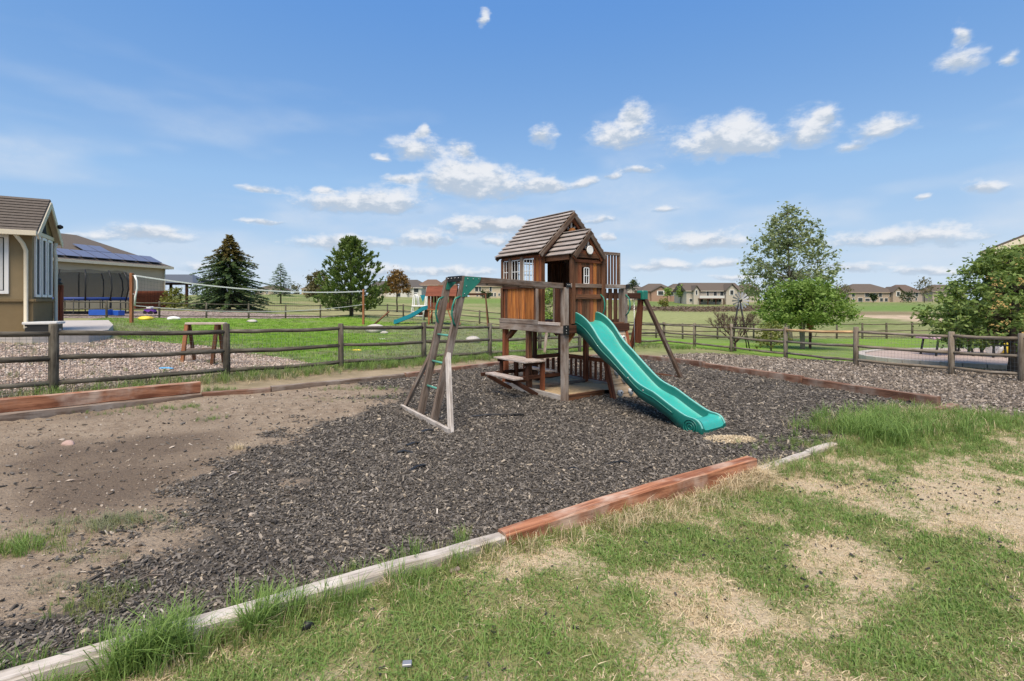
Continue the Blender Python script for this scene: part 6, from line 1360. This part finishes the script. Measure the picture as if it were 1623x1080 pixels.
# chips flung on the lawn
C_ = []
for (px, py, sx2, sy2, n) in [(1130, 790, .30, .10, 60), (1220, 765, .16, .06, 26), (1440, 775, .55, .16, 110), (1500, 800, .5, .2, 70), (1560, 880, .3, .15, 40), (1300, 880, .5, .2, 40), (1000, 900, .6, .3, 40), (1590, 940, .2, .1, 20), (1180, 870, .3, .15, 30), (800, 1000, .5, .2, 22), (600, 1040, .4, .15, 12)]:
    x0, y0 = onz(px, py)
    for i in range(n): C_.append((x0+RN.gauss(0, sx2), y0+RN.gauss(0, sy2)))
C_ = np.array([c for c in C_ if inpoly(np.array([c[0]]), np.array([c[1]]), LAWN)[0]]); n = len(C_); s = NR.uniform(.28, .75, n)
MCD = chipmat('dark_chip', [(0, (.015, .014, .013)), (1, (.06, .055, .05))]); cd_ = [chip('dark_chip', .045, .016, .012, MCD, 7), chip('dark_chip', .03, .018, .012, MCD, 8)]
scatter('strewn_chips', np.stack([C_[:, 0], C_[:, 1], gza(C_[:, 0], C_[:, 1])+.032], 1), zrot(n, .2), np.stack([s, s, s], 1), NR.integers(0, 2, n), cd_, 'dark mulch chips strewn over the lawn by the red timber')
# stones: gravel strip at right, pink gravel at left, pebbles on the dirt
def pebble(name, mat, seed):
    r = random.Random(seed); V = [Vector(v).normalized()*r.uniform(.75, 1.2) for v in [(1, 0, .1), (-1, 0, -.1), (0, 1, 0), (0, -1, .1), (.2, .1, 1), (0, 0, -1), (.7, .7, .3), (-.7, .6, .2), (.6, -.7, .2), (-.7, -.7, .3)]]
    import bmesh
    bm = bmesh.new(); [bm.verts.new(v) for v in V]; bmesh.ops.convex_hull(bm, input=bm.verts); me = bpy.data.meshes.new(name); bm.to_mesh(me); bm.free(); me.materials.append(mat)
    return bpy.data.objects.new(name, me)
MP = chipmat('pink_pebble', [(0, (.23, .165, .13)), (.4, (.38, .30, .245)), (.8, (.49, .405, .34)), (1, (.60, .53, .47))]); MGv = chipmat('grey_pebble', [(0, (.12, .095, .072)), (.4, (.205, .17, .135)), (.8, (.29, .245, .20)), (1, (.42, .37, .32))]); MD = chipmat('dirt_pebble', [(0, (.12, .09, .07)), (.6, (.26, .21, .16)), (1, (.42, .36, .3))])
x, y = sample(LGRAV, lambda d: float(np.interp(d, [8, 11, 15, 18], [700, 520, 260, 120])), (-14, 4), (-4, 17)); n = len(x); s = NR.uniform(.009, .020, n)*np.interp(np.hypot(x, y), [8, 16], [1, 1.4])
scatter('pink_gravel_stones', np.stack([x, y, gza(x, y)+.014+s*.3], 1), zrot(n, .6), np.stack([s*1.2, s, s*.7], 1), NR.integers(0, 3, n), [pebble('pebble', MP, q_) for q_ in (1, 2, 3)], 'loose pinkish landscaping gravel behind the left fence')
x, y = sample(RGRAV, lambda d: float(np.interp(d, [6, 10, 14, 20], [650, 380, 190, 80])), (3, 5), (20, 19)); n = len(x); s = NR.uniform(.008, .020, n)*np.interp(np.hypot(x, y), [8, 18], [1, 1.5])
scatter('gravel_stones', np.stack([x, y, gza(x, y)+.014+s*.3], 1), zrot(n, .6), np.stack([s*1.6, s, s*.6], 1), NR.integers(0, 3, n), [pebble('pebble', MGv, q_) for q_ in (4, 5, 6)], 'loose grey brown gravel between mulch bed and right fence')
x, y = sample(BED, lambda d: float(np.interp(d, [2, 4, 8, 12], [420, 260, 90, 40])), (-8, 1), (-1, 12)); k = mulchness(x, y) < .75; x, y = x[k], y[k]; n = len(x); s = NR.exponential(.0038, n)+.0025
scatter('dirt_pebbles', np.stack([x, y, gza(x, y)+.04+.022*2*(fbm(x*2.3, y*2.3, 77)-.5)], 1), zrot(n, .6), np.stack([s*1.3, s, s*.7], 1), NR.integers(0, 3, n), [pebble('pebble', MD, q_) for q_ in (7, 8, 9)], 'small pebbles and clods on the bare dirt')
# ------------------------------------------------------------------ single bits lying about
def strip(px, py, pts, w, h, mat, name, label, cat, group=None, z=.045):
    x0, y0 = onz(px, py); o_ = Vector((x0, y0, gz(x0, y0)+z)); m = MB(); P = [o_+Vector((a, b_, c_)) for a, b_, c_ in pts]
    for p_, q_ in zip(P[:-1], P[1:]): m.beam(p_, q_, w*RN.uniform(.7, 1.2), h, ch=.002)
    return build(name, m, M[mat], None, org=o_, label=label, cat=cat, **({'group': group} if group else {}))
GS = 'torn black ground cloth scraps in the mulch'
strip(645, 722, [(-.10, -.02, .0), (-.02, -.03, .02), (.08, -.04, .0)], .05, .006, 'black', 'cloth_scrap', 'torn black cloth strip lying in the mulch below the ladder foot', 'scrap', GS)
strip(650, 713, [(-.04, 0, .01), (.04, .04, .03), (.09, .10, .01)], .045, .006, 'black', 'cloth_scrap', 'bent black cloth strip just behind the torn one below the ladder', 'scrap', GS)
strip(662, 748, [(-.06, -.08, 0), (.0, -.01, .02), (.06, .06, .01)], .05, .008, 'black', 'cloth_scrap', 'black cloth scrap half buried nearest the camera below the ladder', 'scrap', GS)
strip(678, 690, [(-.10, -.04, 0), (.0, .0, .03), (.09, .02, .01)], .09, .006, 'black', 'cloth_scrap', 'rumpled black cloth against the pale ladder ground board', 'scrap', GS)
strip(790, 664, [(-.40, -.05, 0), (-.15, -.02, .02), (.1, .03, .015), (.35, .10, .0)], .05, .006, 'black', 'cloth_scrap', 'long thin black cloth edge showing between ladder and playhouse', 'scrap', GS)
strip(908, 747, [(-.06, 0, 0), (.0, .01, .015), (.06, .0, 0)], .05, .006, 'black', 'cloth_scrap', 'small black cloth scrap alone in the mulch before the red timber', 'scrap', GS)
strip(980, 736, [(-.14, -.03, 0), (-.04, .0, .02), (.06, .03, .02), (.12, .02, 0)], .03, .006, 'black', 'cloth_scrap', 'thin curved black cloth strip in the mulch left of the slide end', 'scrap', GS)
strip(365, 760, [(-.035, .075, .012), (.03, .055, .012), (.012, .0, .01), (.008, -.05, .01)], .010, .010, 'tabletop', 'stick', 'pale crooked stick lying where dirt meets mulch', 'stick')
strip(120, 767, [(-.05, -.01, 0), (.0, .0, .005), (.06, .02, 0)], .011, .010, 'post', 'stick', 'short brown stick on the dark dirt', 'stick')
strip(235, 925, [(-.05, -.05, .0), (.0, .01, .012), (.07, .035, .0)], .007, .007, 'post', 'stick', 'thin curved twig at the mulch edge near the front left timber', 'stick')
x0, y0 = onz(218, 1032); o_ = Vector((x0, y0, gz(x0, y0)+.075)); rg_ = MB(); rg_.tube([o_+Vector((.028*math.cos(k*.3142), .010*math.sin(k*.3142), .022*math.sin(k*.3142))) for k in range(21)], .0045, 6, cap=False); build('plastic_ring', rg_, M['white'], None, org=o_, label='small white plastic ring against the front pale timber', cat='ring')
x0, y0 = onz(487, 997, .03); stone(Vector((x0, y0, gz(x0, y0)+.02)), .028, .022, .035, 'black', 'black clump sticking up in the grass by the front timber', 'clump', 'black_clump', seed=31)
x0, y0 = onz(720, 915); strip(720, 915, [(-.03, -.01, 0), (.03, .01, .008)], .03, .012, 'post', 'wood_scrap', 'grey wood scrap lying on the lawn below the pale timber', 'scrap', None, .035)
strip(645, 1073, [(-.02, 0, .01), (.02, .005, .01)], .03, .012, 'silver', 'plastic_scrap', 'pale grey scrap in the grass at the bottom edge', 'scrap', None, .04)
# pale dry shavings at the slide end
x0, y0 = onz(1150, 697); n = 900; a = NR.uniform(0, 6.283, n); r_ = np.sqrt(NR.random(n)); x = x0+.30*r_*np.cos(a)+.05; y = y0+.16*r_*np.sin(a); s = NR.uniform(.5, 1.1, n)
MSH = chipmat('dry_shaving', [(0, (.36, .28, .17)), (1, (.66, .56, .40))]); sh = [chip('shaving', .075, .007, .004, MSH, 41), chip('shaving', .06, .009, .004, MSH, 42)]
scatter('dry_shavings', np.stack([x, y, gza(x, y)+.045+.03*(1-r_)*NR.random(n)], 1), zrot(n, .25), np.stack([s, s, s], 1), NR.integers(0, 2, n), sh, 'patch of pale dry shavings at the foot of the green slide')
